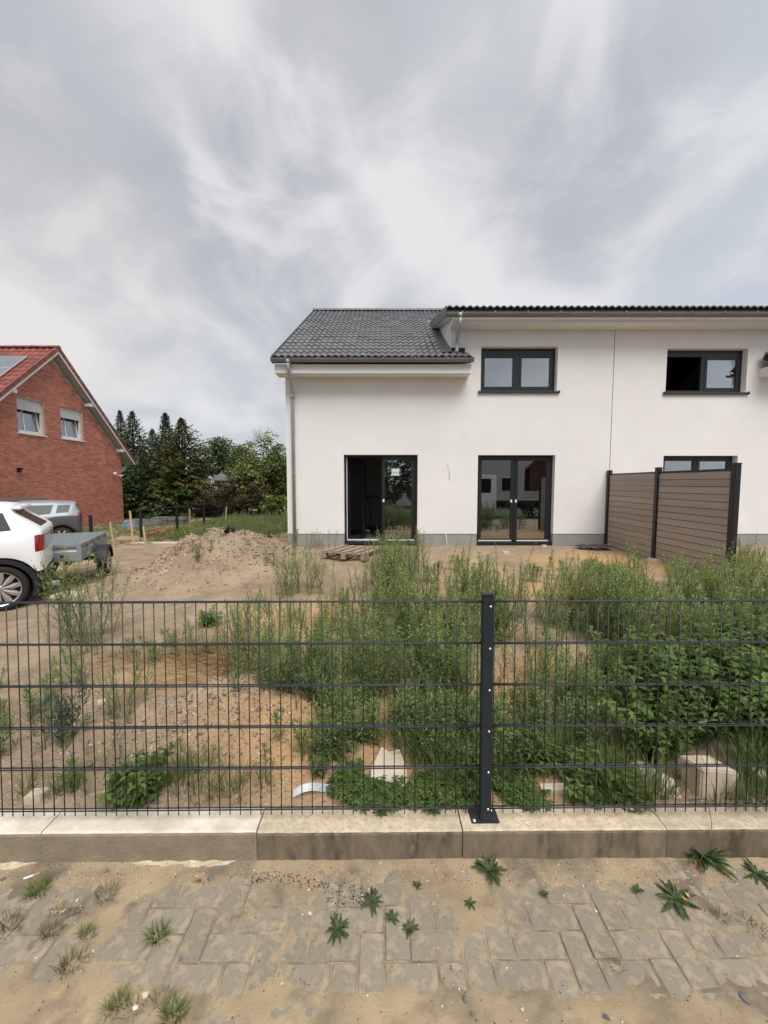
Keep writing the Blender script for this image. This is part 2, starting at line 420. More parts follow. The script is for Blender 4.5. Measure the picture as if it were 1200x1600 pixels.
while q < 400: d = min(d * 1.03, 0.06) if q < 10 else d * 1.12; q += d; ys.append(q)
setk(grid_mesh('ground', axis_pts(-7.0, 8.0, 0.045, 400), np.array(ys), H, M_GROUND), 'structure')

# pavement side: a base sheet, a sanded paving of herringbone pavers, the road behind the camera
mb = MB(); mb.face([(-400, -0.75, -0.030), (400, -0.75, -0.030), (400, 1.83, -0.030), (-400, 1.83, -0.030)])
setk(mb.build('pavement_bed', M_SAND), 'structure')
mb = MB(); mb.face([(-400, -400, -0.05), (400, -400, -0.05), (400, -0.75, -0.05), (-400, -0.75, -0.05)])
setk(mb.build('road', M_ROAD), 'structure')

YAW = 0.0085
def place_paving():
    root = bpy.data.objects.new('pavement', None); COL.objects.link(root); root['kind'] = 'structure'
    root.location = (0, 1.80, 0); root.rotation_euler = (0, 0, YAW)
    m = MB().box((0, 0, -0.03), (0.1945, 0.0945, 0.06)); proto = m.build('paver', M_PAVER, None, bevel=0.004, segs=1); me = proto.data
    bpy.data.objects.remove(proto)
    n = 0; u = 0.1
    for a in range(-25, 26):
        for b in range(-9, 1):
            k = (a - b) % 4
            if k == 0: cx, cy, rz = (a + 1) * u, (b - 0.5) * u, 0
            elif k == 3: cx, cy, rz = (a + 0.5) * u, b * u, PI / 2
            else: continue
            if k == 3 and b == 0: continue
            if n >= 300: continue
            n += 1
            link('paver', me, root, (cx + random.uniform(-.002, .002), cy + random.uniform(-.002, .002), random.uniform(-0.0030, 0.0010)),
                 (random.uniform(-.006, .006), random.uniform(-.006, .006), rz + random.uniform(-.008, .008)))
    return root
place_paving()
def sand_h(X, Y):
    yy = Y - 1.80
    n = fbm(X * 2.6, Y * 2.6, 4, 21); n2 = fbm(X * 9, Y * 9, 3, 31)
    cover = 0.35 * sstep(-X, -0.1, 0.9)                                # the left is drifted over
    cover = cover + 1.0 * sstep(-yy, 0.43, 0.54) + 0.8 * sstep(yy, -0.20, -0.06) + 0.5 * sstep(X, 0.0, 0.25) * (1 - sstep(X, 0.55, 0.9)) * sstep(yy, -0.42, -0.2)
    cover = cover + 1.5 * n + 0.9 * n2 + 1.1 * fbm(X * 24, Y * 24, 3, 51)
    h = -0.0105 + 0.0130 * sstep(cover, -0.85, 1.45)
    return h + 0.0012 * fbm(X * 40, Y * 40, 2, 41) + 0.008 * sstep(yy, -0.05, 0.0)
setk(grid_mesh('sand', axis_pts(-2.5, 2.5, 0.0125, 40), np.arange(0.6, 1.822, 0.0125), sand_h, M_SAND), 'stuff')

# ---------------------------------------------------------------- the kerb under the fence
KT = 0.150
def kerb():
    root = bpy.data.objects.new('kerb', None); COL.objects.link(root); root['kind'] = 'structure'
    root.location = (0, 1.80, 0); root.rotation_euler = (0, 0, YAW)
    joints = [-3.6, -2.6, -1.62, -0.605, 0.375, 1.355, 2.35, 3.35]
    for i in range(len(joints) - 1):
        a, b = joints[i] + 0.003, joints[i + 1] - 0.003
        new = b < -0.5
        dy = 0.0 if new else random.uniform(0.0, 0.004)
        top = KT + (0.004 if new else random.uniform(-0.002, 0.002))
        # a rounded nose: profile in (y, z)
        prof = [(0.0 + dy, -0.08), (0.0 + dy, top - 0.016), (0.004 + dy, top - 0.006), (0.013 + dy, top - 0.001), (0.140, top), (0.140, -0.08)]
        m = MB(); n = len(prof); SEG = 24
        def jit(i, j):
            x = a + (b - a) * i / SEG
            r = 0 if i in (0, SEG) else 1
            return (x, prof[j][0] + r * 0.0008 * math.sin(x * 71 + j * 2.3) * (j in (1, 2, 3)), prof[j][1] + r * 0.0008 * math.sin(x * 53 + j * 1.9) * (j in (2, 3)))
        for k in range(SEG):
            for j in range(n - 1):
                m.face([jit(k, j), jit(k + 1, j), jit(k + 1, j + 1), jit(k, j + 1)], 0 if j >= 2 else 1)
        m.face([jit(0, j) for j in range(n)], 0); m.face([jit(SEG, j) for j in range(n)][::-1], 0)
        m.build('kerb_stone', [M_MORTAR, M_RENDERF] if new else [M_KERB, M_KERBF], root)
    # mortar squeezed out along the foot of the new stones
    def spill(x0, x1, seed):
        nx, ny = 90, 10; V = []; F = []
        for j in range(ny + 1):
            for i in range(nx + 1):
                x = x0 + (x1 - x0) * i / nx; t = j / ny
                w = 0.022 + 0.03 * float(fbm(np.array([x * 4.0]), np.array([seed]), 3, 3)[0]) * 2
                w *= min(1, 8 * i / nx, 8 * (nx - i) / nx)
                e = abs(math.sin(PI * min(1, i / nx)))
                V.append((x, -0.001 - t * w, 0.003 + 0.010 * (1 - t ** 1.5) * min(1, 3 * e) + 0.003 * math.sin(x * 60 + j) - 0.012 * t ** 3))
        for j in range(ny):
            for i in range(nx): F.append((j * (nx + 1) + i, j * (nx + 1) + i + 1, (j + 1) * (nx + 1) + i + 1, (j + 1) * (nx + 1) + i))
        mesh_np('mortar_spill', V, F, M_KERB, parent=root, smooth=True)
    spill(-2.6, -1.60, 0.5); spill(-1.22, -0.68, 5.5)
    return root
kerb()

# ---------------------------------------------------------------- double-wire mesh fence on the kerb
FB = at(600, 1262, 1.862); FT = at(600, 940, 1.898)
def fence_rows():
    return [FB + (FT - FB) * (k / 5) for k in range(6)]
rows = fence_rows(); updir = (FT - FB).normalized(); LEAN = math.atan2(FT.y - FB.y, FT.z - FB.z)
def fence_panel(x0, x1, label):
    root = thing('mesh_fence', label, 'fence', (0, 1.80, 0), YAW, 'wire fence panels along the kerb')
    L0 = lambda p: Vector((p.x, p.y - 1.80, p.z))
    m = MB().tube([(0, 0, -0.030), (0, 0, 0.5), (0, 0, (FT - FB).length + 0.004)], 0.0025, 6); pr = m.build('vertical_wire', M_ANTH, None, smooth=True); me = pr.data
    bpy.data.objects.remove(pr)
    n = int(round((x1 - x0 - 0.03) / 0.05)); b = L0(FB)
    for i in range(n + 1):
        x = x0 + 0.015 + i * 0.05
        link('vertical_wire', me, root, (x, b.y, b.z), (-LEAN, random.uniform(-.0012, .0012), 0))
    for r in rows:
        q = L0(r)
        for s in (-1, 1):
            mm = MB(); N = 8; ph = random.uniform(0, 6)
            mm.tube([(x0 + (x1 - x0) * k / N, q.y + s * 0.0071, q.z + 0.0012 * math.sin(ph + k * .8)) for k in range(N + 1)], 0.0034, 8)
            mm.build('horizontal_rod', M_ANTH, root, smooth=True)
    return root
PX = at(761, 1100, 1.87).x
fence_panel(PX - 2.51, PX - 0.022, 'anthracite wire mesh fence panel to the left of the post, on pale new kerb')
fence_panel(PX + 0.022, PX + 2.51, 'anthracite wire mesh fence panel to the right of the post, before the lush weeds')
def fence_post(x, label):
    root = thing('fence_post', label, 'fence post', (x, 1.80, KT), YAW)
    y0 = 0.050; y1 = 0.090; hw = 0.0265; top = FT.z - KT + 0.036
    Mx = Matrix.Rotation(-LEAN * 0.6, 4, 'X')
    m = MB().boxm(-hw, hw, y0, y1, 0.008, top); m.v = [tuple(Mx @ Vector(p)) for p in m.v]; m.build('post_tube', M_ANTH, root, bevel=0.003)
    m = MB().boxm(-hw - 0.002, hw + 0.002, y0 - 0.003, y1 + 0.003, top, top + 0.007); m.v = [tuple(Mx @ Vector(p)) for p in m.v]; m.build('cap', M_ANTH, root, bevel=0.0025)
    MB().boxm(-0.070, 0.066, 0.044, 0.136, 0.001, 0.009).build('base_plate', M_ANTH, root, bevel=0.002)
    for k, r in enumerate(rows):
        z = r.z - KT - 0.016 + (0.018 if k == 0 else 0)
        p = Mx @ Vector((0.0095, y0 - 0.001, z))
        MB().lathe([(0.0001, -0.0052), (0.0042, -0.0046), (0.0066, -0.0022), (0.0070, 0.0)], 'Y', 12, p).build('bolt', M_ZINC, root, smooth=True)
    for (bx, by) in ((-0.055, 0.056), (0.045, 0.120)):
        MB().lathe([(0.0001, 0.017), (0.006, 0.017), (0.0065, 0.013), (0.0065, 0.012), (0.0105, 0.011), (0.0108, 0.0092)], 'Z', 12, (bx, by, 0)).build('anchor_nut', M_ZINC, root, smooth=True)
    return root
fence_post(PX, 'anthracite steel fence post bolted to the kerb between two mesh panels')
# ---------------------------------------------------------------- white semi-detached house
YF = 9.75
M_STUCCO = pmat('white_stucco', (0.77, 0.762, 0.745), (0.715, 0.707, 0.69), scale=1.1, detail=8, rough=0.95, bump=0.35, bscale=130, bdist=0.005, spec=0.15, c3=(0.735, 0.72, 0.695), s3=0.7)
M_PLINTH = pmat('grey_plinth', (0.30, 0.295, 0.285), (0.26, 0.255, 0.25), scale=3, rough=0.9, bump=0.3, bscale=120, bdist=0.003)
M_BITUMEN = pmat('bitumen', (0.018, 0.018, 0.018), rough=0.6)
M_FRAME = pmat('anthracite_frame', (0.012, 0.014, 0.018), rough=0.38, spec=0.5)
M_TILE = pmat('grey_roof_tile', (0.135, 0.137, 0.142), (0.098, 0.10, 0.104), scale=5, rough=0.38, rnd=0.18, spec=0.5)
M_GUTTER = pmat('weathered_zinc', (0.22, 0.225, 0.225), (0.17, 0.175, 0.175), scale=4, rough=0.45, metal=0.25)
M_PIPE = pmat('bright_zinc', (0.40, 0.41, 0.42), (0.33, 0.34, 0.35), scale=5, rough=0.45, metal=0.35)
M_WHITE = pmat('white_board', (0.74, 0.735, 0.72), rough=0.6)
M_UNDER = pmat('roof_underlay', (0.03, 0.03, 0.032), rough=0.9)
M_SEAL = pmat('white_seal', (0.72, 0.72, 0.70), rough=0.6)
M_ROOMW = pmat('bare_room_wall', (0.58, 0.57, 0.55), (0.50, 0.49, 0.47), scale=2, rough=0.95)
M_SCREED = pmat('screed', (0.24, 0.235, 0.225), (0.19, 0.185, 0.18), scale=2, rough=0.9)
GLASS = glass_mat('window_glass', 0.25)
M_WPC = pmat('composite_board', (0.37, 0.31, 0.265), (0.32, 0.265, 0.225), scale=2.2, rough=0.8, rnd=0.10, stretch=(1, 0.4, 14), bump=0.25, bscale=30, bdist=0.003)

house = thing('semi_detached_house', 'white rendered two storey house with dark grey tiled roof and anthracite windows', 'house', (0, YF, 0.28))
HW = root_loc(house)
def hx(px, py): p = at(px, py, YF); return p.x, p.z
XL = hx(447.5, 700)[0]; XJ = hx(957, 620)[0]; XR = 2 * XJ - XL
XC = hx(705, 520)[0]; XCR = 2 * XJ - XC
ZLOW = hx(600, 583)[1]; ZUP = hx(800, 505)[1]
ZPL = hx(700, 834)[1]; ZB = hx(700, 853)[1]
def rect(px0, py0, px1, py1):
    a = hx(px0, py0); b = hx(px1, py1); return (a[0], b[0], b[1], a[1])
DOORS = [rect(537, 710.5, 652, 851), rect(747, 711, 863.5, 852)]
WINS = [rect(752, 541.5, 870, 611)]
def rect_keep(r): return list(r)
DOORS.append([hx(1037, 712)[0], hx(1153, 712)[0], DOORS[1][2], hx(1040, 712)[1]])
WINS.append(rect(1043, 544.5, 1165, 613))
ZROW = max(ZUP + 0.4, 0)
def in_wall(x, z, side):
    if z < ZPL: return False
    if side == 0:
        if not (XL < x < XJ - 0.008): return False
        if z > ZLOW and x < XC: return False
    else:
        if not (XJ + 0.008 < x < XR): return False
        if z > ZLOW and x > XCR: return False
    if z > ZUP + 0.30: return False
    return True
def wall_mesh(side, zmin, zmax, mat, name, y0=0.0, y1=0.36, inset=0.0):
    xs = [XL, XC, XJ - 0.008] if side == 0 else [XJ + 0.008, XCR, XR]
    zs = [ZPL, ZLOW + 0.2, ZUP + 0.25]
    ops = DOORS + WINS
    for o in ops:
        if (side == 0) == (o[1] < XJ): xs += [o[0], o[1]]; zs += [o[2], o[3]]
    xs = sorted(set(xs)); zs = sorted(set(zs))
    def inc(i, j):
        if i < 0 or j < 0 or i >= len(xs) - 1 or j >= len(zs) - 1: return False
        x = (xs[i] + xs[i + 1]) / 2; z = (zs[j] + zs[j + 1]) / 2
        if z < ZPL: return False
        if z > ZLOW + 0.2 and ((side == 0 and x < XC) or (side == 1 and x > XCR)): return False
        for o in ops:
            if o[0] < x < o[1] and o[2] < z < o[3]: return False
        return True
    m = MB(); Y0, Y1 = YF + y0, YF + y1
    for i in range(len(xs) - 1):
        for j in range(len(zs) - 1):
            if not inc(i, j): continue
            a, b, c, d_ = xs[i], xs[i + 1], zs[j], zs[j + 1]
            m.face([(a, Y0, c), (b, Y0, c), (b, Y0, d_), (a, Y0, d_)]); m.face([(a, Y1, c), (a, Y1, d_), (b, Y1, d_), (b, Y1, c)])
            if not inc(i - 1, j): m.face([(a, Y0, c), (a, Y0, d_), (a, Y1, d_), (a, Y1, c)])
            if not inc(i + 1, j): m.face([(b, Y0, c), (b, Y1, c), (b, Y1, d_), (b, Y0, d_)])
            if not inc(i, j - 1): m.face([(a, Y0, c), (a, Y1, c), (b, Y1, c), (b, Y0, c)])
            if not inc(i, j + 1): m.face([(a, Y0, d_), (b, Y0, d_), (b, Y1, d_), (a, Y1, d_)])
    return m.build(name, mat, house, world=True)
wall_mesh(0, 0, 0, M_STUCCO, 'wall'); wall_mesh(1, 0, 0, M_STUCCO, 'wall')
# gable end walls, dormer cheeks, the dark joint behind the two halves
PITCH_R = None
EL = at(425, 556, 9.30); RG = at(490, 485, 9.30 * 0 + EL.x / ((490 - 600) / FPX) * ray(490, 485).y)
XE = EL.x; YE = EL.y; ZE = EL.z; YR = RG.y; ZR = RG.z
SL = (ZR - ZE) / (YR - YE); PITCH_R = math.atan(SL)
def zroof(y): return ZE + SL * (y - YE) if y <= YR else ZR - SL * (y - YR)
YBK = 2 * YR - YE
for x0, x1 in ((XL, XL + 0.3), (XR - 0.3, XR)):
    pol = [(YF + 0.362, ZB - 0.4), (YBK - 0.45, ZB - 0.4), (YBK - 0.45, zroof(YBK - 0.45) - 0.22), (YR, ZR - 0.22), (YF + 0.362, zroof(YF + 0.362) - 0.22)]
    MB().prismx(pol, x0, x1).build('gable_wall', M_STUCCO, house, world=True)
MB().boxm(XJ - 0.2, XJ + 0.2, YF + 0.364, YF + 0.4, ZPL, ZUP + 0.2).build('joint_strip', M_BITUMEN, house, world=True)
MB().boxm(XL, XR, YBK - 0.75, YBK - 0.45, ZB - 0.4, ZE - 0.1).build('rear_wall', M_STUCCO, house, world=True)
# plinth pieces between the doors
gaps = []; x = XL
for dd in sorted(DOORS, key=lambda o: o[0]): gaps.append((x, dd[0])); x = dd[1]
gaps.append((x, XR))
for (a, b) in gaps:
    MB().boxm(a, b, YF + 0.012, YF + 0.36, ZB + 0.01, ZPL - 0.004).build('plinth', M_PLINTH, house, world=True)
MB().boxm(XL + 0.02, XR - 0.02, YF + 0.03, YF + 0.40, ZB - 0.6, ZB + 0.008).build('foundation', M_BITUMEN, house, world=True)

# ---- windows and doors
def frame_ring(m, x0, x1, z0, z1, w, ya, yb, wb=None):
    wb = w if wb is None else wb
    m.boxm(x0, x1, ya, yb, z1 - w, z1); m.boxm(x0, x1, ya, yb, z0, z0 + wb)
    m.boxm(x0, x0 + w, ya, yb, z0 + wb, z1 - w); m.boxm(x1 - w, x1, ya, yb, z0 + wb, z1 - w)
def sash(parent, x0, x1, z0, z1, y, handle=None, wb=0.085, pane=True, name='sash', w=0.075):
    m = MB(); frame_ring(m, x0, x1, z0, z1, w, y, y + 0.06, wb)
    s = m.build(name, M_FRAME, parent, world=True, bevel=0.003, segs=1)
    MB().boxm(x0 + w - 0.006, x1 - w + 0.006, y + 0.028, y + 0.034, z0 + wb - 0.006, z1 - w + 0.006).build('pane', GLASS, parent, world=True)
    return s
def white_handle(parent, x, z, y):
    m = MB(); m.boxm(x - 0.020, x + 0.020, y - 0.022, y - 0.001, z - 0.036, z + 0.036); m.build('handle', M_SEAL, parent, world=True, bevel=0.004)
def window(r, label, opened=False):
    x0, x1, z0, z1 = r; y = YF + 0.15
    m = MB(); frame_ring(m, x0 - 0.02, x1 + 0.02, z0 - 0.0, z1 + 0.02, 0.085, y, y + 0.07, 0.075)
    xm = (x0 + x1) / 2 + (0.0 if not opened else 0.02); m.boxm(xm - 0.045, xm + 0.045, y + 0.001, y + 0.069, z0 + 0.075, z1 - 0.065)
    m.boxm(x0 + 0.065, x1 - 0.065, y - 0.012, y + 0.05, z1 - 0.15, z1 - 0.066)
    w = m.build('window', M_FRAME, house, world=True); w['label'] = label
    if opened: 
        m = MB(); 
        # the left sash stands open into the room
        y2 = y + 0.09; q = x0 + 0.10
        m.boxm(q, q + 0.06, y2, y2 + 0.62, z0 + 0.10, z0 + 0.18); m.boxm(q, q + 0.06, y2, y2 + 0.62, z1 - 0.22, z1 - 0.14)
        m.boxm(q, q + 0.06, y2, y2 + 0.08, z0 + 0.18, z1 - 0.22); m.boxm(q, q + 0.06, y2 + 0.54, y2 + 0.62, z0 + 0.18, z1 - 0.22)
        m.build('open_sash', M_FRAME, w, world=True)
    else: sash(w, x0 + 0.066, xm - 0.046, z0 + 0.076, z1 - 0.151, y - 0.008, w=0.06, wb=0.06)
    sash(w, xm + 0.046, x1 - 0.066, z0 + 0.076, z1 - 0.151, y - 0.008, w=0.06, wb=0.06)
    m = MB(); m.prismx([(YF - 0.05, z0 - 0.055), (YF - 0.05, z0 - 0.012), (YF + 0.149, z0 + 0.0), (YF + 0.149, z0 - 0.015), (YF - 0.04, z0 - 0.026), (YF - 0.04, z0 - 0.055)], x0 - 0.04, x1 + 0.04)
    m.boxm(x0 - 0.055, x0 - 0.041, YF - 0.056, YF + 0.01, z0 - 0.058, z0 + 0.008); m.boxm(x1 + 0.041, x1 + 0.055, YF - 0.056, YF + 0.01, z0 - 0.058, z0 + 0.008)
    m.build('sill', M_FRAME, w, world=True)
window(WINS[0], 'upper window with both dark sashes shut, clouds in the glass')
window(WINS[1], 'upper window with its left sash standing open', True)
def patio_door(r, label, opened=False, handles=True):
    x0, x1, z0, z1 = r; y = YF + 0.15
    m = MB(); frame_ring(m, x0 - 0.01, x1 + 0.01, z0, z1 + 0.02, 0.062, y, y + 0.07, 0.05)
    d_ = m.build('door', M_FRAME, house, world=True); d_['label'] = label
    MB().boxm(x0 + 0.002, x1 - 0.002, YF + 0.02, YF + 0.149, z0 + 0.002, z0 + 0.075).build('threshold', M_FRAME, d_, world=True)
    xm = (x0 + x1) / 2 + (0.02 if opened else 0.0)
    if opened:
        # left leaf swung 80 degrees into the room about its left edge
        q = x0 + 0.07; W = xm - q - 0.01; Mr = Matrix.Translation((q + 0.02, y + 0.07, 0)) @ Matrix.Rotation(R(62), 4, 'Z')
        m = MB(); zz0, zz1 = z0 + 0.06, z1 - 0.06
        for (a, b, c, e) in ((0, W, zz1 - 0.09, zz1), (0, W, zz0, zz0 + 0.10), (0, 0.085, zz0 + 0.10, zz1 - 0.09), (W - 0.085, W, zz0 + 0.10, zz1 - 0.09)): m.boxm(a, b, 0, 0.06, c, e, M=Mr)
        lf = m.build('open_leaf', M_FRAME, d_, world=True)
        MB().boxm(0.08, W - 0.08, 0.028, 0.034, zz0 + 0.095, zz1 - 0.085, M=Mr).build('pane', GLASS, d_, world=True)
        MB().boxm(x0 + 0.053, x0 + 0.068, y - 0.010, y - 0.001, z0 + 0.09, z1 - 0.05).build('seal_strip', M_SEAL, d_, world=True)
        MB().boxm(x0 + 0.069, xm - 0.05, y - 0.010, y + 0.03, z0 + 0.085, z0 + 0.110).build('seal_strip', M_SEAL, d_, world=True)
    else:
        sash(d_, x0 + 0.053, xm - 0.003, z0 + 0.085, z1 - 0.043, y - 0.02, wb=0.06, name='leaf')
        white_handle(d_, xm - 0.07, (z0 + z1) / 2 - 0.02, y - 0.02)
        MB().boxm(x0 + 0.06, xm - 0.05, y - 0.034, y - 0.021, z0 + 0.086, z0 + 0.112).build('seal_strip', M_SEAL, d_, world=True)
    sash(d_, xm + 0.003, x1 - 0.053, z0 + 0.085, z1 - 0.043, y - 0.02, wb=0.06, name='leaf', w=0.085)
    white_handle(d_, xm + 0.045, (z0 + z1) / 2 - 0.02, y - 0.02)
    MB().boxm(xm + 0.08, x1 - 0.06, y - 0.034, y - 0.021, z0 + 0.086, z0 + 0.112).build('seal_strip', M_SEAL, d_, world=True)
    return d_
d0 = patio_door(DOORS[0], 'patio door with its left leaf open into the dark room, behind the pallet', True)
patio_door(DOORS[1], 'patio door with both leaves shut, between the open door and the screen')
patio_door(DOORS[2], 'patio door mostly hidden behind the composite privacy screen')
# pale notice taped inside the fixed leaf of the open door, torn at its corners, small green marks
def notice():
    y = YF + 0.155; c = at(617.5, 737.5, y)
    M_P = pmat('notice_paper', (0.55, 0.68, 0.64), (0.62, 0.68, 0.66), scale=12, rough=0.7); M_G = pmat('green_print', (0.02, 0.16, 0.12), rough=0.7)
    w, h = 0.115, 0.092
    out = [(-w, h), (-w * .8, h * .84), (w * .82, h * .9), (w, h * .96), (w * .8, h * .1), (w * .82, -h * .55), (w, -h), (-w * .4, -h * .9), (-w, -h), (-w * .78, -h * .5), (-w * .7, 0.0), (-w * .78, h * .55)]
    n = MB().prism([(c.x + a, c.z + b) for a, b in out], y - 0.012, y - 0.010).build('notice', M_P, d0, world=True)
    m = MB()
    for a, b, ww, hh in ((-0.055, -0.015, .010, .05), (-0.040, -0.005, .022, .010), (-0.032, -0.022, .010, .028), (-0.005, -0.012, .012, .034), (0.012, -0.004, .016, .010), (0.038, -0.020, .016, .040), (0.046, -0.034, .022, .010)):
        m.boxm(c.x + a, c.x + a + ww, y - 0.0145, y - 0.0125, c.z + b - hh / 2, c.z + b + hh / 2)
    m.build('print', M_G, n, world=True)
notice()
# ---- rooms behind the openings
def rooms():
    FL = DOORS[0][2] + 0.02; CEIL = FL + 2.55; yb = YF + 4.2; y0 = YF + 0.41
    for (a, b) in ((XL + 0.302, XJ - 0.21), (XJ + 0.21, XR - 0.302)):
        for (z0, z1) in ((FL, CEIL), (CEIL + 0.25, ZUP + 0.1)):
            if z0 != FL: a, b = max(a, XC + 0.26), min(b, XCR - 0.26)
            MB().boxm(a, b, y0 - 0.04, yb, z0 - 0.1, z0).build('floor', M_SCREED, house, world=True)
            MB().boxm(a, b, yb + 0.001, yb + 0.12, z0 - 0.1, z1 + 0.1).build('room_wall', M_ROOMW, house, world=True)
            if z0 == FL: MB().boxm(a, b, y0 - 0.04, yb, z1, z1 + 0.12).build('ceiling', M_ROOMW, house, world=True)
            xm = a + (b - a) * (0.47 if z0 == FL else 0.75)
            if z0 != FL and a > XJ: xm = a + (b - a) * 0.3
            MB().boxm(xm, xm + 0.12, y0 - 0.03, yb, z0 + 0.001, z1 - 0.002).build('room_wall', M_ROOMW, house, world=True)
rooms()
# ---- roof: battens' slab, then every tile
PITCH_D = R(15.5)
def slope_pt(x, s, n=0.0):      # s up the main slope from the eave, n off it
    return Vector((x, YE + s * math.cos(PITCH_R) - n * math.sin(PITCH_R), ZE + s * math.sin(PITCH_R) + n * math.cos(PITCH_R)))
SLEN = (YR - YE) / math.cos(PITCH_R)
roof = MB()
def slab(m, x0, x1, s0, s1, th=0.14, off=-0.03):
    P = [slope_pt(x, s, n) for n in (off - th, off) for (x, s) in ((x0, s0), (x1, s0), (x1, s1), (x0, s1))]
    n = len(m.v); m.v += [tuple(p) for p in P]
    for q in ((0, 3, 2, 1), (4, 5, 6, 7), (0, 1, 5, 4), (1, 2, 6, 5), (2, 3, 7, 6), (3, 0, 4, 7)): m.f.append(tuple(n + i for i in q)); m.m.append(0)
slab(roof, XE + 0.02, XC - 0.0, 0.02, SLEN); slab(roof, XCR, 2 * XJ - XE - 0.02, 0.02, SLEN)
SM_ = 4.05
slab(roof, XC + 0.001, XCR - 0.001, SM_, SLEN)
slab(roof, XC + 0.001, hx(731, 560)[0], 0.02, 0.36)
slab(roof, 2 * XJ - hx(731, 560)[0], XCR - 0.001, 0.02, 0.36)
b0 = [(YR + 0.002, ZR - 0.17), (YR + 0.002, ZR - 0.03), (YBK, ZE - 0.03), (YBK, ZE - 0.17)]
roof.prismx(b0, XE + 0.02, 2 * XJ - XE - 0.02)
roof_o = roof.build('roof', M_UNDER, house, world=True)
TW, TG = 0.30, 0.335
def tile_mesh(name, mat, w=TW, L=0.40, amp=0.036, th=0.024, waves=2, nseg=12):
    m = MB()
    zf = lambda u: amp * (0.5 - 0.5 * math.cos(2 * PI * waves * u)) ** 0.8
    for i in range(nseg):
        u0, u1 = i / nseg, (i + 1) / nseg; x0, x1 = u0 * (w + 0.004), u1 * (w + 0.004)
        a, b = zf(u0), zf(u1)
        m.face([(x0, 0, a + th), (x1, 0, b + th), (x1, L, b), (x0, L, a)])
        m.face([(x0, 0, a - 0.004), (x1, 0, b - 0.004), (x1, 0, b + th), (x0, 0, a + th)])
    o = m.build(name, mat, None, smooth=False); me = o.data; bpy.data.objects.remove(o); return me
TM = tile_mesh('tile', M_TILE)
ntile = 0
XEND = hx(733, 560)[0]
def add_tile(x, s, parent=None):
    global ntile
    p = slope_pt(x, s, -0.028) - HW
    link('tile', TM, roof_o, p + Vector((0, random.uniform(-.007, .007), 0)), (PITCH_R + random.uniform(-.008, .008), random.uniform(-.008, .008), random.uniform(-.008, .008))); ntile += 1
nrow = int(SLEN / TG)
TGr = SLEN / (nrow + 0.1)
ncol = int(math.ceil((XC - XE) / TW)) 
for r_ in range(nrow):
    for c_ in range(ncol):
        x = XE + c_ * TW
        if x + TW > XC + 0.02: continue
        add_tile(x, r_ * TGr - 0.03)
for r_ in range(nrow):
    if r_ * TGr < SM_ - 0.3: continue
    for c_ in range(4): add_tile(XE + (ncol - 1 + c_) * TW, r_ * TGr - 0.03)
x = XE + (ncol - 1) * TW if XE + ncol * TW > XC + 0.02 else XE + ncol * TW
while x < XEND - 0.1:
    add_tile(x, -0.03); x += TW
# the right-hand neighbour's low eave, seen at the edge of the frame
for k in range(3): add_tile(2 * XJ - XEND + k * TW, -0.03)
# lead gutter strip beside the dormer cheek
P = [slope_pt(XC - 0.26, 0.3, 0.012), slope_pt(XC - 0.003, 0.3, 0.03), slope_pt(XC - 0.003, 4.4, 0.03), slope_pt(XC - 0.26, 4.4, 0.012)]
m = MB(); m.face(P); m.build('flashing', M_TILE, house, world=True)
m = MB(); m.boxm(XC - 0.005, hx(726, 560)[0], YF - 0.03, YF - 0.004, slope_pt(0, .36).z - 0.05, slope_pt(0, 0.36).z + 0.13); m.build('flashing', M_UNDER, house, world=True)
# ridge tiles
x = XE - 0.02; k = 0
rm = MB()
for i in range(8):
    a0 = PI * i / 8; a1 = PI * (i + 1) / 8
    for (xa, ra, xb, rb) in ((0, 0.115, 0.40, 0.100),):
        rm.face([(xa, math.cos(a0) * ra, math.sin(a0) * ra * .8), (xb, math.cos(a0) * rb, math.sin(a0) * rb * .8), (xb, math.cos(a1) * rb, math.sin(a1) * rb * .8), (xa, math.cos(a1) * ra, math.sin(a1) * ra * .8)])
    rm.face([(0, 0, -0.02), (0, math.cos(a0) * .115, math.sin(a0) * .092), (0, math.cos(a1) * .115, math.sin(a1) * .092)])
ro = rm.build('ridge_tile', M_TILE, None); rme = ro.data; bpy.data.objects.remove(ro)
while x < XC + 1.6:
    link('ridge_tile', rme, house, Vector((x, YR, ZR - 0.02)) - HW, (0, random.uniform(-.01, .01), 0)); x += 0.37
# verge boards at the gable end
P0 = slope_pt(XE, -0.03); 
m = MB(); 
pts = [slope_pt(0, -0.03, -0.17), slope_pt(0, -0.03, 0.02), slope_pt(0, SLEN, 0.02), slope_pt(0, SLEN, -0.17)]
m.prismx([(p.y, p.z) for p in pts], XE - 0.012, XE + 0.012); m.build('verge', M_TILE, house, world=True)
# gutters, eaves boxes
def gutter(x0, x1, y, z, name='gutter', r=0.075):
    m = MB(); N = 8
    prof = [(y + r * math.cos(PI + PI * i / N), z + r * math.sin(PI + PI * i / N)) for i in range(N + 1)]
    prof = [(y - r - 0.012, z + 0.012)] + prof
    inner = [(a + (0.006 if a < y else -0.006), b + 0.006) for a, b in reversed(prof[1:])]
    m.prismx(prof + inner, x0, x1)
    g = m.build(name, M_GUTTER, house, world=True)
    mm = MB(); x = x0 + 0.35
    while x < x1: mm.boxm(x - 0.012, x + 0.012, y - r - 0.016, y - r - 0.010, z - 0.03, z + 0.018); x += 0.72
    for e in (x0, x1):
        for i in range(1, len(prof) - 2): mm.face([(e, prof[0 + 1][0], prof[1][1]), (e, prof[i][0], prof[i][1]), (e, prof[i + 1][0], prof[i + 1][1])])
    mm.build('gutter_bracket', M_GUTTER, g, world=True)
    return g
GY = YE - 0.05
gz = at(600, 559, GY - 0.075).z
gutter(XE - 0.01, XEND, GY, gz)
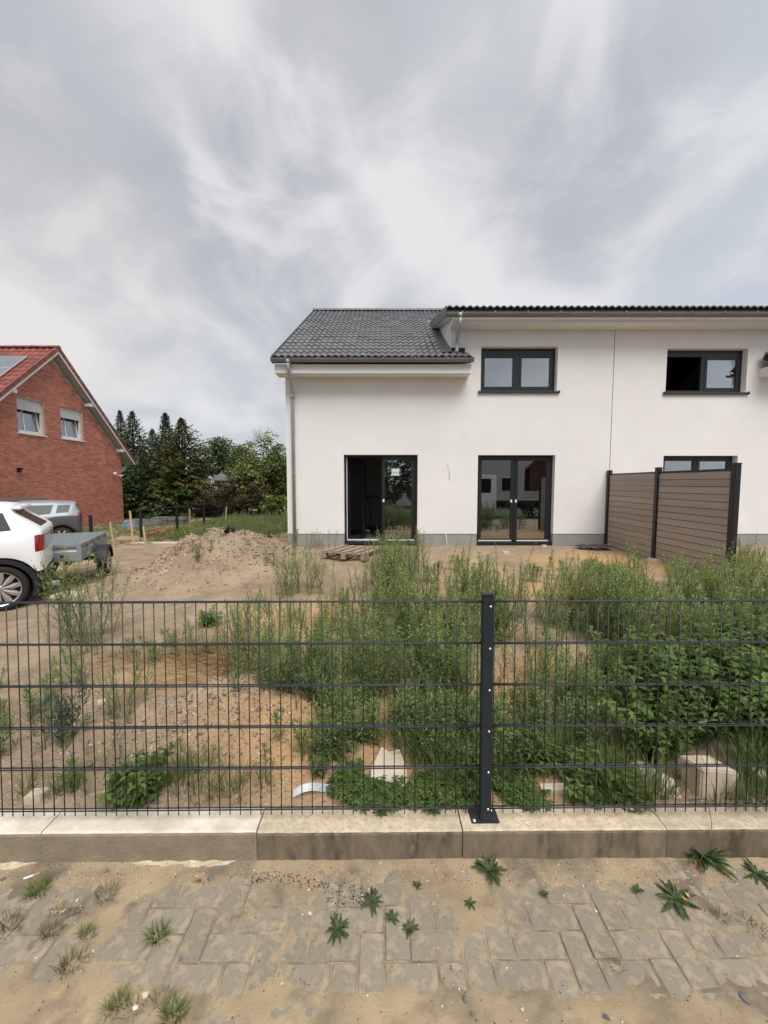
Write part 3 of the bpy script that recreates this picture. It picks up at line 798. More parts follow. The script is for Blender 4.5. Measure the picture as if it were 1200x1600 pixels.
FZ1 = at(600, 569, YE + 0.05).z; FZ0 = at(600, 583, YE + 0.05).z
def eaves_box(x0, x1, z0, z1, yf, end_slope=0.0):
    m = MB(); m.boxm(x0, x1, yf, yf + 0.03, z0 + 0.03, z1); m.boxm(x0, x1, yf - 0.012, YF - 0.001, z0, z0 + 0.028); m.boxm(x0, x0 + 0.03, yf + 0.031, YF - 0.001, z0 + 0.029, z1); m.boxm(x1 - 0.03, x1, yf + 0.031, YF - 0.001, z0 + 0.029, z1)
    return m.build('eaves_box', M_WHITE, house, world=True)
eaves_box(XE + 0.04, hx(731, 575)[0], FZ0, FZ1, YE + 0.05)
rx = 2 * XJ - hx(731, 575)[0]
eaves_box(rx, 2 * XJ - XE - 0.04, FZ0, FZ1, YE + 0.05)
gutter(2 * XJ - XEND, 2 * XJ - XE, GY, gz)
# ---- dormer roof over the upper storey
DYE = YE - 0.02
DL = at(697, 481, DYE); XDL = DL.x; XDR = 2 * XJ - XDL; ZD = DL.z
def dpt(x, s, n=0.0): return Vector((x, DYE + s * math.cos(PITCH_D) - n * math.sin(PITCH_D), ZD + s * math.sin(PITCH_D) + n * math.cos(PITCH_D)))
# where the dormer roof meets the main slope
smeet = (ZD - ZE - SL * (DYE - YE)) / (math.cos(PITCH_D) * SL - math.sin(PITCH_D))
m = MB()
pl = [dpt(0, 0, -0.16), dpt(0, 0, -0.02), dpt(0, smeet + 0.1, -0.02), dpt(0, smeet - 0.2, -0.16)]
m.prismx([(p.y, p.z) for p in pl], XDL, XDR); droof = m.build('dormer_roof', M_UNDER, house, world=True)
DT = tile_mesh('dormer_tile', M_TILE)
x = XDL; nd = 0
while x < XDR - 0.15:
    for r_ in range(1 if x > XDL + 0.5 else int(smeet / TG)):
        if nd < 290: link('tile', DT, droof, dpt(x, r_ * TG - 0.04, -0.012) - HW, (PITCH_D, 0, 0)); nd += 1
    x += TW
for xs_ in (XDL, XDR):
    m = MB(); pl = [dpt(0, -0.05, -0.19), dpt(0, -0.05, 0.035), dpt(0, smeet + 0.15, 0.035), dpt(0, smeet - 0.12, -0.19)]
    m.prismx([(p.y, p.z) for p in pl], xs_ - 0.012, xs_ + 0.012); m.build('verge', M_TILE, house, world=True)
DGY = DYE - 0.06; dgz = at(900, 487, DGY - 0.075).z
gutter(XDL - 0.01, XDR + 0.01, DGY, dgz)
DZ1 = at(900, 495, YE + 0.05).z; DZ0 = ZUP - 0.0
eaves_box(XDL + 0.16, XDR - 0.16, at(900, 505, YE + 0.05).z, DZ1 + 0.02, YE + 0.05)
# soffit under the dormer's verge and the cheek wall
for sg, xc, xd in ((1, XC, XDL), (-1, XCR, XDR)):
    pol = [(YF + 0.3, zroof(YF + 0.3) - 0.15)]
    ytop = DYE + smeet * math.cos(PITCH_D)
    pol = [(YF + 0.001, zroof(YF) - 0.2), (YF + 0.001, dpt(0, (YF - DYE) / math.cos(PITCH_D), -0.19).z), (ytop - 0.3, dpt(0, smeet - 0.3, -0.19).z), (ytop - 0.2, zroof(ytop - 0.2) - 0.2)]
    xa, xb = (xc - 0.004, xc + 0.25) if sg == 1 else (xc - 0.25, xc + 0.004)
    MB().prismx(pol, xa, xb).build('dormer_cheek', M_STUCCO, house, world=True)
    pl = [dpt(0, 0.02, -0.20), dpt(0, 0.02, -0.165), dpt(0, smeet - 0.25, -0.165), dpt(0, smeet - 0.25, -0.20)]
    xa, xb = (xd + 0.014, xc - 0.006) if sg == 1 else (xc + 0.006, xd - 0.014)
    MB().prismx([(p.y, p.z) for p in pl], xa, xb).build('verge_soffit', M_WHITE, house, world=True)
# ---- downpipes
m = MB(); x0 = at(450, 575, GY).x; xw = at(457.5, 650, YF - 0.07).x
m.tube([(x0, GY, gz - 0.06), (x0, GY, gz - 0.17), (x0 + 0.015, GY + 0.05, gz - 0.28), (xw, YF - 0.10, gz - 0.62), (xw, YF - 0.07, gz - 0.75), (xw, YF - 0.07, ZB - 0.05)], 0.040, 12)
m.tube([(x0, GY, gz - 0.03), (x0, GY, gz - 0.10)], [0.075, 0.045], 12); m.tube([(xw, YF - 0.07, gz - 0.68), (xw, YF - 0.07, gz - 0.80)], 0.046, 12)
dp = m.build('downpipe', M_PIPE, house, smooth=True, world=True)
m = MB()
for py in (657, 739): 
    z = at(457, py, YF).z; m.tube([(xw, YF - 0.07, z), (xw, YF - 0.07, z + 0.025)], 0.045, 12); m.boxm(xw - 0.01, xw + 0.01, YF - 0.03, YF + 0.0, z, z + 0.025)
m.build('pipe_clip', M_PIPE, dp, world=True)
m = MB(); xa = at(719, 500, DGY).x; xb = at(714.5, 540, YF).x; zt = slope_pt(0, 0.3).z
m.tube([(xa, DGY, dgz - 0.02), (xa, DGY, dgz - 0.10)], [0.09, 0.045], 12)
m.tube([(xa, DGY, dgz - 0.08), (xa, DGY, dgz - 0.20), (xa - 0.005, DGY + 0.04, dgz - 0.28), (xb - 0.03, YF - 0.10, zt + 0.30), (xb - 0.03, YF - 0.09, zt + 0.20), (xb - 0.02, YF - 0.11, zt + 0.08), (xb - 0.06, YF - 0.16, zt + 0.02)], 0.043, 12)
m.build('downpipe', M_PIPE, house, smooth=True, world=True)
# thin cables left hanging out of the render
m = MB(); p = at(698.5, 726, YF); q = at(702.5, 750, YF)
m.tube([(p.x, YF + 0.01, p.z), (p.x + 0.03, YF - 0.03, p.z + 0.01), (q.x - 0.01, YF - 0.02, (p.z + q.z) / 2), (q.x, YF - 0.015, q.z)], 0.005, 6); m.build('cable', M_SEAL, house, smooth=True, world=True)
m = MB(); p = at(697, 832, YF); 
m.tube([(p.x, YF + 0.02, p.z), (p.x - 0.01, YF - 0.04, p.z - 0.01), (p.x, YF - 0.05, p.z - 0.2), (p.x + 0.05, YF - 0.10, p.z - 0.33)], 0.008, 6); m.build('cable', M_SEAL, house, smooth=True, world=True)

# ---- scooter standing in the room behind the open door
def scooter():
    FL = DOORS[0][2] + 0.02; p = at(579, 800, YF + 1.3); M_B = pmat('black_plastic', (0.01, 0.01, 0.011), rough=0.5); M_RB = pmat('grey_rubber', (0.15, 0.15, 0.15), rough=0.7)
    r = thing('kick_scooter', 'black kick scooter with T handlebar standing in the dark room', 'scooter', (p.x, YF + 1.3, FL))
    MB().tube([(0, 0, 0.12), (0.0, -0.02, 0.6), (-0.01, -0.05, 1.08)], 0.022, 8).build('stem', M_B, r, smooth=True)
    MB().tube([(-0.26, -0.05, 1.09), (0.24, -0.05, 1.09)], 0.018, 8).build('handlebar', M_B, r, smooth=True)
    MB().boxm(-0.07, 0.62, -0.05, 0.06, 0.10, 0.13).build('deck', M_B, r, bevel=0.01)
    for x in (-0.10, 0.62):
        MB().lathe([(0.05, -0.02), (0.095, -0.02), (0.105, 0), (0.095, 0.02), (0.05, 0.02)], 'Y', 20, (x, 0, 0.105)).build('wheel', M_RB, r, smooth=True)
scooter()

# ---------------------------------------------------------------- composite privacy screen between the two terraces
def wpc():
    x0 = at(948, 800, YF).x; 
    pts = [Vector((x0, YF - 0.06, 0)), None, None]
    a = Vector((at(1026, 800, 7.83).x, 7.83, 0)); b = Vector((at(1146, 800, 6.12).x, 6.12, 0))
    pts = [pts[0], a, b]
    r = thing('privacy_screen', 'brown composite board privacy screen with anthracite posts, standing out from the house wall', 'fence', (x0, YF - 0.06, 0.25))
    tops = [at(948, 736, pts[0].y).z, at(1026, 732, a.y).z, at(1146, 726, b.y).z]; zt = sum(tops) / 3
    for i, p in enumerate(pts):
        ang = math.atan2((b - pts[0]).y, (b - pts[0]).x); Mr = Matrix.Translation((p.x, p.y, 0)) @ Matrix.Rotation(ang, 4, 'Z')
        m = MB(); m.boxm(-0.045, 0.045, -0.045, 0.045, 0.05, zt, M=Mr); po = m.build('post', M_FRAME, r, world=True, bevel=0.004)
        m = MB(); m.boxm(-0.05, 0.05, -0.05, 0.05, zt + 0.001, zt + 0.022, M=Mr); m.build('cap', M_FRAME, po, world=True, bevel=0.005)
        if i < 2: m = MB(); m.box((p.x + 0.03, p.y - 0.08, h1(p.x, p.y) - 0.02), (0.34, 0.30, 0.14)); m.build('footing', M_MORTAR, r, world=True, bevel=0.03)
    for i in range(2):
        p, q = pts[i], pts[i + 1]; L = (q - p).length; ang = math.atan2((q - p).y, (q - p).x); Mr = Matrix.Translation((p.x, p.y, 0)) @ Matrix.Rotation(ang, 4, 'Z')
        nb = 15; h = (zt - 0.10 - 0.17) / nb
        for k in range(nb):
            z0 = 0.17 + k * h; m = MB()
            m.boxm(0.047, L - 0.047, -0.013, 0.013, z0 + 0.008, z0 + h - 0.003, M=Mr); m.boxm(0.048, L - 0.048, -0.006, 0.006, z0 - 0.002, z0 + 0.0079, 1, M=Mr)
            m.build('board', [M_WPC, M_FRAME], r, world=True)
        m = MB(); m.boxm(0.046, L - 0.046, -0.02, 0.02, zt - 0.10, zt - 0.06, M=Mr); m.build('top_rail', M_FRAME, r, world=True, bevel=0.003)
wpc()
# ---------------------------------------------------------------- brick house on the left
M_BRICK = pmat('red_brick', (0.48, 0.180, 0.122), (0.40, 0.152, 0.106), scale=0.9, detail=5, rough=0.9, rnd=0.24, bump=0.4, bscale=60, bdist=0.003)
M_BRICKS = pmat('red_brick_field', (0.48, 0.180, 0.122), (0.40, 0.152, 0.106), scale=0.9, detail=5, rough=0.9, island=0.24, bump=0.4, bscale=60, bdist=0.003)
M_JOINT = pmat('brick_mortar', (0.55, 0.44, 0.36), (0.46, 0.36, 0.29), scale=4, rough=0.95)
M_RTILE = pmat('red_glazed_tile', (0.235, 0.055, 0.034), (0.165, 0.042, 0.028), scale=5, rough=0.38, rnd=0.28, spec=0.5)
M_PVC = pmat('white_plastic', (0.70, 0.70, 0.69), rough=0.45)
M_SHUT = pmat('shutter_grey', (0.52, 0.53, 0.53), rough=0.55)
M_SOFF = pmat('weathered_soffit', (0.42, 0.43, 0.42), (0.34, 0.35, 0.345), scale=3, rough=0.7)
M_BLACK = pmat('black_metal', (0.012, 0.012, 0.013), rough=0.5)
GLASS2 = glass_mat('house_glass', 0.30)
GX = -14.8
RX = -14.40
aY = (RX / ((92 - 600) / FPX)) * ray(92, 543).y; aZ = at(92, 543, aY).z
eY = (RX / ((213 - 600) / FPX)) * ray(213, 722).y; eZ = at(213, 722, eY).z
cY = atX(191, 760, GX).y
TS = (aZ - eZ) / (eY - aY); PA = math.atan(TS); SLR = (eY - aY) / math.cos(PA)
brick_house = thing('brick_house', 'red brick house with steep red tiled gable roof, solar panel and two shuttered windows', 'house', (GX, aY, -0.45))
BW = root_loc(brick_house)
nY = 2 * aY - cY
wz = lambda y: aZ - 0.30 - TS * abs(y - aY)
ZG = -1.0
# brick courses laid on a mortar wall; window openings left out
def bw(px0, py0, px1, py1):
    a = atX(px0, py0, GX); b = atX(px1, py1, GX); c = atX(px0, py1, GX)
    return (a.y, b.y, (b.z + c.z) / 2, a.z)
BWIN = [(atX(27, 650, GX).y, atX(69, 650, GX).y, atX(47, 678, GX).z, atX(47, 624.5, GX).z), (atX(95, 660, GX).y, atX(128.5, 660, GX).y, atX(111, 686.5, GX).z, atX(111, 639, GX).z)]
m = MB()
ysb = sorted(set([nY, cY, aY] + [w[0] for w in BWIN] + [w[1] for w in BWIN]))
zlo, zhi = min(w[2] for w in BWIN), max(w[3] for w in BWIN)
for i in range(len(ysb) - 1):
    y0, y1 = ysb[i], ysb[i + 1]; ym = (y0 + y1) / 2
    segs = [(ZG, None)]
    for w in BWIN:
        if w[0] < ym < w[1]: segs = [(ZG, w[2]), (w[3], None)]
    for z0, z1 in segs:
        if z1 is None: m.face([(GX, y0, z0), (GX, y1, z0), (GX, y1, wz(y1)), (GX, y0, wz(y0))])
        else: m.face([(GX, y0, z0), (GX, y1, z0), (GX, y1, z1), (GX, y0, z1)])
for w in BWIN:
    X1 = GX - 0.16
    m.face([(GX, w[0], w[2]), (X1, w[0], w[2]), (X1, w[0], w[3]), (GX, w[0], w[3])]); m.face([(GX, w[1], w[2]), (GX, w[1], w[3]), (X1, w[1], w[3]), (X1, w[1], w[2])])
    m.face([(GX, w[0], w[3]), (X1, w[0], w[3]), (X1, w[1], w[3]), (GX, w[1], w[3])]); m.face([(GX, w[0], w[2]), (GX, w[1], w[2]), (X1, w[1], w[2]), (X1, w[0], w[2])])
m.face([(GX, cY, ZG), (GX - 11, cY, ZG), (GX - 11, cY, wz(cY)), (GX, cY, wz(cY))]); m.face([(GX, nY, ZG), (GX, nY, wz(nY)), (GX - 11, nY, wz(nY)), (GX - 11, nY, ZG)])
m.build('wall', M_JOINT, brick_house, world=True)
CH, CL = 0.083, 0.25
bricks = []
z = -0.75; row = 0
while z < aZ:
    y = nY + (0.125 if row % 2 else 0)
    while y < cY - 0.05:
        y0, y1, z0, z1 = y + 0.006, min(y + CL - 0.006, cY - 0.002), z + 0.006, z + CH - 0.006
        cut = max(wz(y0), wz(y1)); ok = min(wz(y0), wz(y1)) > z1 + 0.0
        for w in BWIN:
            if y1 > w[0] - 0.0 and y0 < w[1] + 0.0 and z1 > w[2] and z0 < w[3]:
                if y0 < w[0] - 0.05 and y1 > w[0]: y1 = w[0]
                elif y1 > w[1] + 0.05 and y0 < w[1]: y0 = w[1]
                else: ok = False
        if ok and y1 - y0 > 0.03: bricks.append((y0, y1, z0, z1))
        y += CL
    z += CH; row += 1
vis = [b for b in bricks if 14.0 < b[0] < 22 and b[2] > 0.45]
vis.sort(key=lambda b: b[0]); single = set(vis[:296])
bmesh_o = MB().boxm(0.0005, 0.007, -0.119, 0.119, -0.0355, 0.0355).build('brick', M_BRICK, None); bme = bmesh_o.data; bpy.data.objects.remove(bmesh_o)
m = MB()
for b in bricks:
    if b in single:
        link('brick', bme, brick_house, (random.uniform(0, .002), (b[0] + b[1]) / 2 - BW.y, (b[2] + b[3]) / 2 - BW.z), scale=(1, (b[1] - b[0]) / 0.238, 1))
    else: m.boxm(GX + 0.0005, GX + 0.006 + random.uniform(0, .002), b[0], b[1], b[2], b[3])
setk(m.build('brickwork', M_BRICKS, brick_house, world=True), 'stuff')
# windows: white frame, half-lowered shutter, tilted sash
for k, w in enumerate(BWIN):
    y0, y1, z0, z1 = w; x = GX - 0.10; m = MB()
    def bar(ya, yb, za, zb, xo=0.0, th=0.07): m.boxm(x - th + xo, x + xo, ya, yb, za, zb)
    f = 0.07; zs = z1 - (z1 - z0) * 0.33
    bar(y0, y1, z0, z0 + f); bar(y0, y0 + f, z0 + f, z1); bar(y1 - f, y1, z0 + f, z1)
    wd = m.build('window', M_PVC, brick_house, world=True); wd['label'] = ('nearer' if k == 0 else 'farther') + ' gable window with grey roller shutter a third down'
    m = MB(); n = 9
    for i in range(n):
        a = zs + (z1 - zs) * i / n; m.boxm(x + 0.002, x + 0.022, y0 + f, y1 - f, a, a + (z1 - zs) / n - 0.005)
    m.boxm(x + 0.004, x + 0.018, y0 + f + 0.002, y1 - f - 0.002, zs + 0.002, z1 - 0.002)
    m.build('roller_shutter', M_SHUT, wd, world=True)
    m = MB(); ti = R(7)
    Mr = Matrix.Translation((x - 0.05, 0, z0 + f)) @ Matrix.Rotation(-ti, 4, 'Y'); hh = z1 - z0 - 2 * f
    for (ya, yb, za, zb) in ((y0 + f, y0 + f + 0.06, 0, hh), (y1 - f - 0.06, y1 - f, 0, hh), (y0 + f, y1 - f, 0, 0.06), (y0 + f, y1 - f, hh - 0.06, hh), (y0 + f + (y1 - y0) * .32, y0 + f + (y1 - y0) * .32 + 0.05, 0, hh)):
        m.boxm(-0.05, 0.0, ya + .001, yb - .001, za + .001, zb - .001, M=Mr)
    m.build('tilted_sash', M_PVC, wd, world=True)
    m = MB(); m.boxm(-0.03, -0.024, y0 + f + 0.05, y1 - f - 0.05, 0.05, hh - 0.05, M=Mr); m.build('pane', GLASS2, wd, world=True)
    m = MB(); m.boxm(x - 0.62, x - 0.6, y0 - 0.5, y1 + 0.5, z0 - 0.4, z1 + 0.4); m.build('curtain', M_SHUT, wd, world=True)
    m = MB(); m.boxm(GX - 0.05, GX + 0.06, y0 - 0.06, y1 + 0.06, z0 - 0.045, z0 - 0.005); m.build('sill', M_PVC, wd, world=True)
# roof: boarding, tiles on the slope that faces us, verge tiles, ridge
def rpt(x, s, n=0.0, side=-1):   # s up the slope from the eave; side -1 faces the camera
    y = aY + side * (eY - aY) - side * s * math.cos(PA) + side * n * math.sin(PA)
    return Vector((x, y, eZ + s * math.sin(PA) + n * math.cos(PA)))
m = MB()
for side in (-1, 1):
    P = [rpt(0, 0.03, -0.16, side), rpt(0, 0.03, -0.03, side), Vector((0, aY + side * 0.004, aZ - 0.03 / math.cos(PA))), Vector((0, aY + side * 0.004, aZ - 0.16 / math.cos(PA)))]
    m.prismx([(p.y, p.z) for p in P], GX - 11.5, RX - 0.05)
rr = m.build('roof', M_SOFF, brick_house, world=True)
for side in (-1, 1):
    m = MB(); P = [rpt(0, 0.0, -0.20, side), rpt(0, 0.0, -0.02, side), Vector((0, aY + side * 0.006, aZ - 0.02 / math.cos(PA))), Vector((0, aY + side * 0.006, aZ - 0.20 / math.cos(PA)))]
    m.prismx([(p.y, p.z) for p in P], RX - 0.048, RX - 0.02); m.build('barge_board', M_PVC, brick_house, world=True)
RT = tile_mesh('red_tile', M_RTILE, w=0.30, L=0.42, amp=0.045, th=0.02, waves=1, nseg=8)
gr = 0.345; nr = int(SLR / gr); gr = SLR / (nr + 0.15)
nrt = 0
for r_ in range(nr + 0):
    for c_ in range(13):
        if r_ < 6 and c_ > 6: continue
        x = RX - (c_ + 1) * 0.30
        p = rpt(x, r_ * gr - 0.02, -0.02) - BW
        if nrt < 290: link('roof_tile', RT, rr, p, (PA, 0, random.uniform(-.004, .004))); nrt += 1
VT = MB(); VT.boxm(-0.014, 0.014, 0, 0.40, -0.10, 0.035); VT.boxm(-0.10, 0.013, 0, 0.40, 0.036, 0.056)
vo = VT.build('verge_tile', M_RTILE, None, bevel=0.006); vme = vo.data; bpy.data.objects.remove(vo)
for side in (-1, 1):
    for r_ in range(nr):
        p = rpt(RX + 0.0, r_ * gr - 0.02, -0.005, side) - BW
        link('verge_tile', vme, rr, p, (PA, 0, 0) if side == -1 else (-PA, 0, 0), None if side == -1 else (1, -1, 1))
rm = MB()
for i in range(8):
    a0 = PI * i / 8; a1 = PI * (i + 1) / 8
    rm.face([(0, math.cos(a0) * .12, math.sin(a0) * .10), (-0.42, math.cos(a0) * .13, math.sin(a0) * .11), (-0.42, math.cos(a1) * .13, math.sin(a1) * .11), (0, math.cos(a1) * .12, math.sin(a1) * .10)])
    rm.face([(0, 0, -0.02), (0, math.cos(a1) * .12, math.sin(a1) * .10), (0, math.cos(a0) * .12, math.sin(a0) * .10)])
ro = rm.build('ridge_tile', M_RTILE, None); rme2 = ro.data; bpy.data.objects.remove(ro)
for i in range(9): link('ridge_tile', rme2, rr, Vector((RX + 0.02 - i * 0.39, aY, aZ - 0.015)) - BW, (0, random.uniform(-.015, .015), 0))
# purlin ends under the verge
for side, s in ((-1, 0.55), (-1, 0.16), (1, 0.60), (1, 0.17)):
    m = MB(); p = rpt(0, SLR * (s), -0.20, side); y = p.y; z = p.z
    m.boxm(GX + 0.008, RX - 0.06, y - 0.09, y + 0.09, z - 0.16, z + 0.0); m.build('purlin_end', M_PVC, brick_house, world=True)
# gutter end and bent rainwater pipe at the far eave, camera-like lamp below
m = MB(); ge = rpt(0, 0, 0, 1)
m.tube([(GX - 11, ge.y + 0.04, ge.z - 0.08), (RX - 0.03, ge.y + 0.04, ge.z - 0.08)], 0.07, 10); m.tube([(GX - 0.18, ge.y + 0.03, ge.z - 0.12), (GX - 0.18, ge.y - 0.1, ge.z - 0.3), (GX - 0.18, cY + 0.16, ge.z - 0.62), (GX - 0.18, cY + 0.10, ge.z - 0.8), (GX - 0.18, cY + 0.1, -0.4)], 0.05, 8)
m.build('gutter', M_SHUT, brick_house, smooth=True, world=True)
# black wall lamp
p = atX(28, 734, GX); m = MB(); m.boxm(GX + 0.0085, GX + 0.10, p.y - 0.07, p.y + 0.07, p.z - 0.10, p.z + 0.08); m.boxm(GX + 0.1005, GX + 0.19, p.y - 0.05, p.y + 0.05, p.z + 0.0, p.z + 0.07)
tag(m.build('wall_lamp', M_BLACK, None, bevel=0.01), 'small black lamp on the brick gable, below the shuttered windows', 'lamp')
p = atX(185, 743, GX); m = MB(); m.boxm(GX + 0.0085, GX + 0.25, p.y - 0.05, p.y + 0.05, p.z - 0.03, p.z + 0.03); 
m.lathe([(0.001, -0.02), (0.08, -0.02), (0.10, 0.05), (0.08, 0.12), (0.001, 0.13)], 'Z', 12, (GX + 0.12, p.y - 0.45, p.z + 0.05)); m.boxm(GX + 0.0085, GX + 0.12, p.y - 0.47, p.y - 0.43, p.z + 0.02, p.z + 0.06)
tag(m.build('security_lamp', M_PVC, None), 'white double security lamp on the brick wall near its far corner', 'lamp')
# solar panels lying on the tiles
M_PV = pmat('solar_cell', (0.16, 0.175, 0.20), (0.13, 0.145, 0.165), scale=6, rough=0.12, spec=0.6); M_PVF = pmat('solar_frame', (0.6, 0.61, 0.62), rough=0.35, metal=0.7)
def roof_hit(px, py):
    d = ray(px, py); n = Vector((0, -math.sin(PA), math.cos(PA))); p0 = rpt(0, 0, 0.10)
    t = (p0 - Vector((0, 0, CAMH))).dot(n) / d.dot(n); return Vector((0, 0, CAMH)) + d * t
q = roof_hit(43, 556); s1 = (q.z - rpt(0, 0, 0.1).z) / math.sin(PA)
for i, (lab, ss) in enumerate((('solar panel on the red tiled roof, upper one next to the ridge', s1), ('solar panel on the red tiled roof, below the upper one', s1 - 1.08))):
    sp = thing('solar_panel', lab, 'solar panel', rpt(q.x, ss, 0.10), 0, 'solar panels on the red roof'); sp.rotation_euler = (PA, 0, 0)
    W, Hh = 1.75, 1.05
    m = MB(); m.boxm(-W, 0, -0.035, 0, -0.03, 0.0); m.boxm(-W, 0, -Hh, -Hh + 0.035, -0.03, 0.0); m.boxm(-W, -W + 0.035, -Hh + .035, -0.035, -0.03, 0); m.boxm(-0.035, 0, -Hh + .035, -0.035, -0.03, 0)
    for k in range(2): m.boxm(-W + 0.1, -0.1, -0.3 - k * 0.5, -0.26 - k * 0.5, -0.085, -0.031)
    m.build('panel_frame', M_PVF, sp)
    for a in range(10):
        for b in range(6):
            x0 = -W + 0.045 + a * 0.1665; y0 = -Hh + 0.045 + b * 0.1605; mm = MB(); mm.boxm(x0, x0 + 0.16, y0, y0 + 0.154, -0.02, -0.006); mm.build('solar_cell', M_PV, sp)
# ---------------------------------------------------------------- low grey wall in front of the brick house
p = at(2, 781, 13.7)
m = MB(); a = at(-60, 780, 14.0); b = at(74, 783, 15.9); dd = (b - a); ang = math.atan2(dd.y, dd.x); L = Vector((dd.x, dd.y)).length
Mr = Matrix.Translation((a.x, a.y, 0)) @ Matrix.Rotation(ang, 4, 'Z'); m.boxm(0, L, 0, 0.25, -0.9, a.z, M=Mr)
tag(m.build('garden_wall', pmat('grey_brown_wall', (0.17, 0.145, 0.13), (0.13, 0.115, 0.105), scale=2, rough=0.9, bump=0.4, bscale=30), None, bevel=0.02), 'low grey brown wall between the cars and the brick house', 'wall')
# ---------------------------------------------------------------- cars
M_TYRE = pmat('tyre_rubber', (0.018, 0.018, 0.019), rough=0.85, bump=0.3, bscale=40); M_RIMD = pmat('rim_dark', (0.018, 0.018, 0.02), rough=0.4)
M_RIM = pmat('rim_silver', (0.62, 0.62, 0.63), rough=0.25, metal=0.9); M_TRIM = pmat('black_trim', (0.016, 0.016, 0.017), rough=0.6)
M_TAIL = pmat('tail_lamp', (0.30, 0.008, 0.012), (0.22, 0.006, 0.01), scale=8, rough=0.12, spec=0.6, coat=1.0)
M_CARW = pmat('white_car_paint', (0.80, 0.805, 0.81), rough=0.35, spec=0.3, coat=0.2); M_CARG = pmat('silver_car_paint', (0.27, 0.29, 0.31), (0.25, 0.27, 0.29), scale=3, rough=0.4, metal=0.1, spec=0.3, coat=0.25)
M_CARD = pmat('grey_car_paint', (0.085, 0.087, 0.09), rough=0.4, metal=0.1, spec=0.3, coat=0.25)
M_LAMP = pmat('lamp_glass', (0.6, 0.62, 0.64), rough=0.08, coat=1.0)
CARGL = pmat('car_glass', (0.014, 0.018, 0.018), rough=0.2, spec=0.1)
CARGL2 = pmat('hatchback_glass', (0.060, 0.078, 0.078), rough=0.2, spec=0.15)
def car_body(root, st, mats, wheels, Rw, names, sub=2):
    """st: list of dict per station (front to rear): xb, xt, z1..z: rings; loft, smooth, then split by material into parts"""
    m = bmesh.new(); vl = {}; NR = 9
    for i, s in enumerate(st):
        for sg in (-1, 1):
            for j, (dx, y, z) in enumerate(s['ring']):
                if j == NR - 1 and sg == 1: vl[(i, sg, j)] = vl[(i, -1, j)]; continue
                vl[(i, sg, j)] = m.verts.new((dx, y * sg, z))
    def face(vs, mi):
        vs = [v for k, v in enumerate(vs) if v not in vs[:k]]
        if len(vs) >= 3:
            try: f = m.faces.new(vs); f.material_index = mi; f.smooth = True
            except ValueError: pass
    for i in range(len(st) - 1):
        for sg in (-1, 1):
            for j in range(NR - 1):
                face([vl[(i, sg, j)], vl[(i + 1, sg, j)], vl[(i + 1, sg, j + 1)], vl[(i, sg, j + 1)]], st[i]['mat'][j])
        face([vl[(i, -1, 0)], vl[(i, 1, 0)], vl[(i + 1, 1, 0)], vl[(i + 1, -1, 0)]], 2)
    for i in (0, len(st) - 1):
        for j in range(NR - 2): face([vl[(i, -1, j)], vl[(i, 1, j)], vl[(i, 1, j + 1)], vl[(i, -1, j + 1)]], st[i]['end'][j])
        face([vl[(i, -1, NR - 2)], vl[(i, 1, NR - 2)], vl[(i, 1, NR - 1)]], st[i]['end'][NR - 2])
    bmesh.ops.recalc_face_normals(m, faces=m.faces)
    me = bpy.data.meshes.new('car_shell'); m.to_mesh(me); m.free()
    for mm in mats: me.materials.append(mm)
    o = bpy.data.objects.new('car_shell', me); COL.objects.link(o)
    md = o.modifiers.new('s', 'SUBSURF'); md.levels = sub; md.render_levels = sub
    dg = bpy.context.evaluated_depsgraph_get(); ev = o.evaluated_get(dg); em = bpy.data.meshes.new_from_object(ev)
    bpy.data.objects.remove(o)
    co = np.array([v.co[:] for v in em.vertices])
    groups = {}
    for p in em.polygons: groups.setdefault((p.material_index), []).append(list(p.vertices))
    out = []
    for mi, fs in groups.items():
        used = sorted(set(q for f in fs for q in f)); mp = {v: k for k, v in enumerate(used)}
        # islands, so each window is a part of its own
        par = {v: v for v in used}
        def find(a):
            while par[a] != a: par[a] = par[par[a]]; a = par[a]
            return a
        for f in fs:
            for q in f[1:]: par[find(q)] = find(f[0])
        isl = {}
        for f in fs: isl.setdefault(find(f[0]), []).append(f)
        lst = list(isl.values()) if mi != 0 and mi != 1 and mi != 2 else [fs]
        for fl in lst:
            us = sorted(set(q for f in fl for q in f)); mp = {v: k for k, v in enumerate(us)}
            nm = bpy.data.meshes.new(names[mi]); nm.from_pydata([tuple(co[v]) for v in us], [], [[mp[q] for q in f] for f in fl])
            nm.materials.append(mats[mi]); nm.polygons.foreach_set('use_smooth', [True] * len(nm.polygons)); nm.update()
            out.append(link(names[mi], nm, root))
    return out
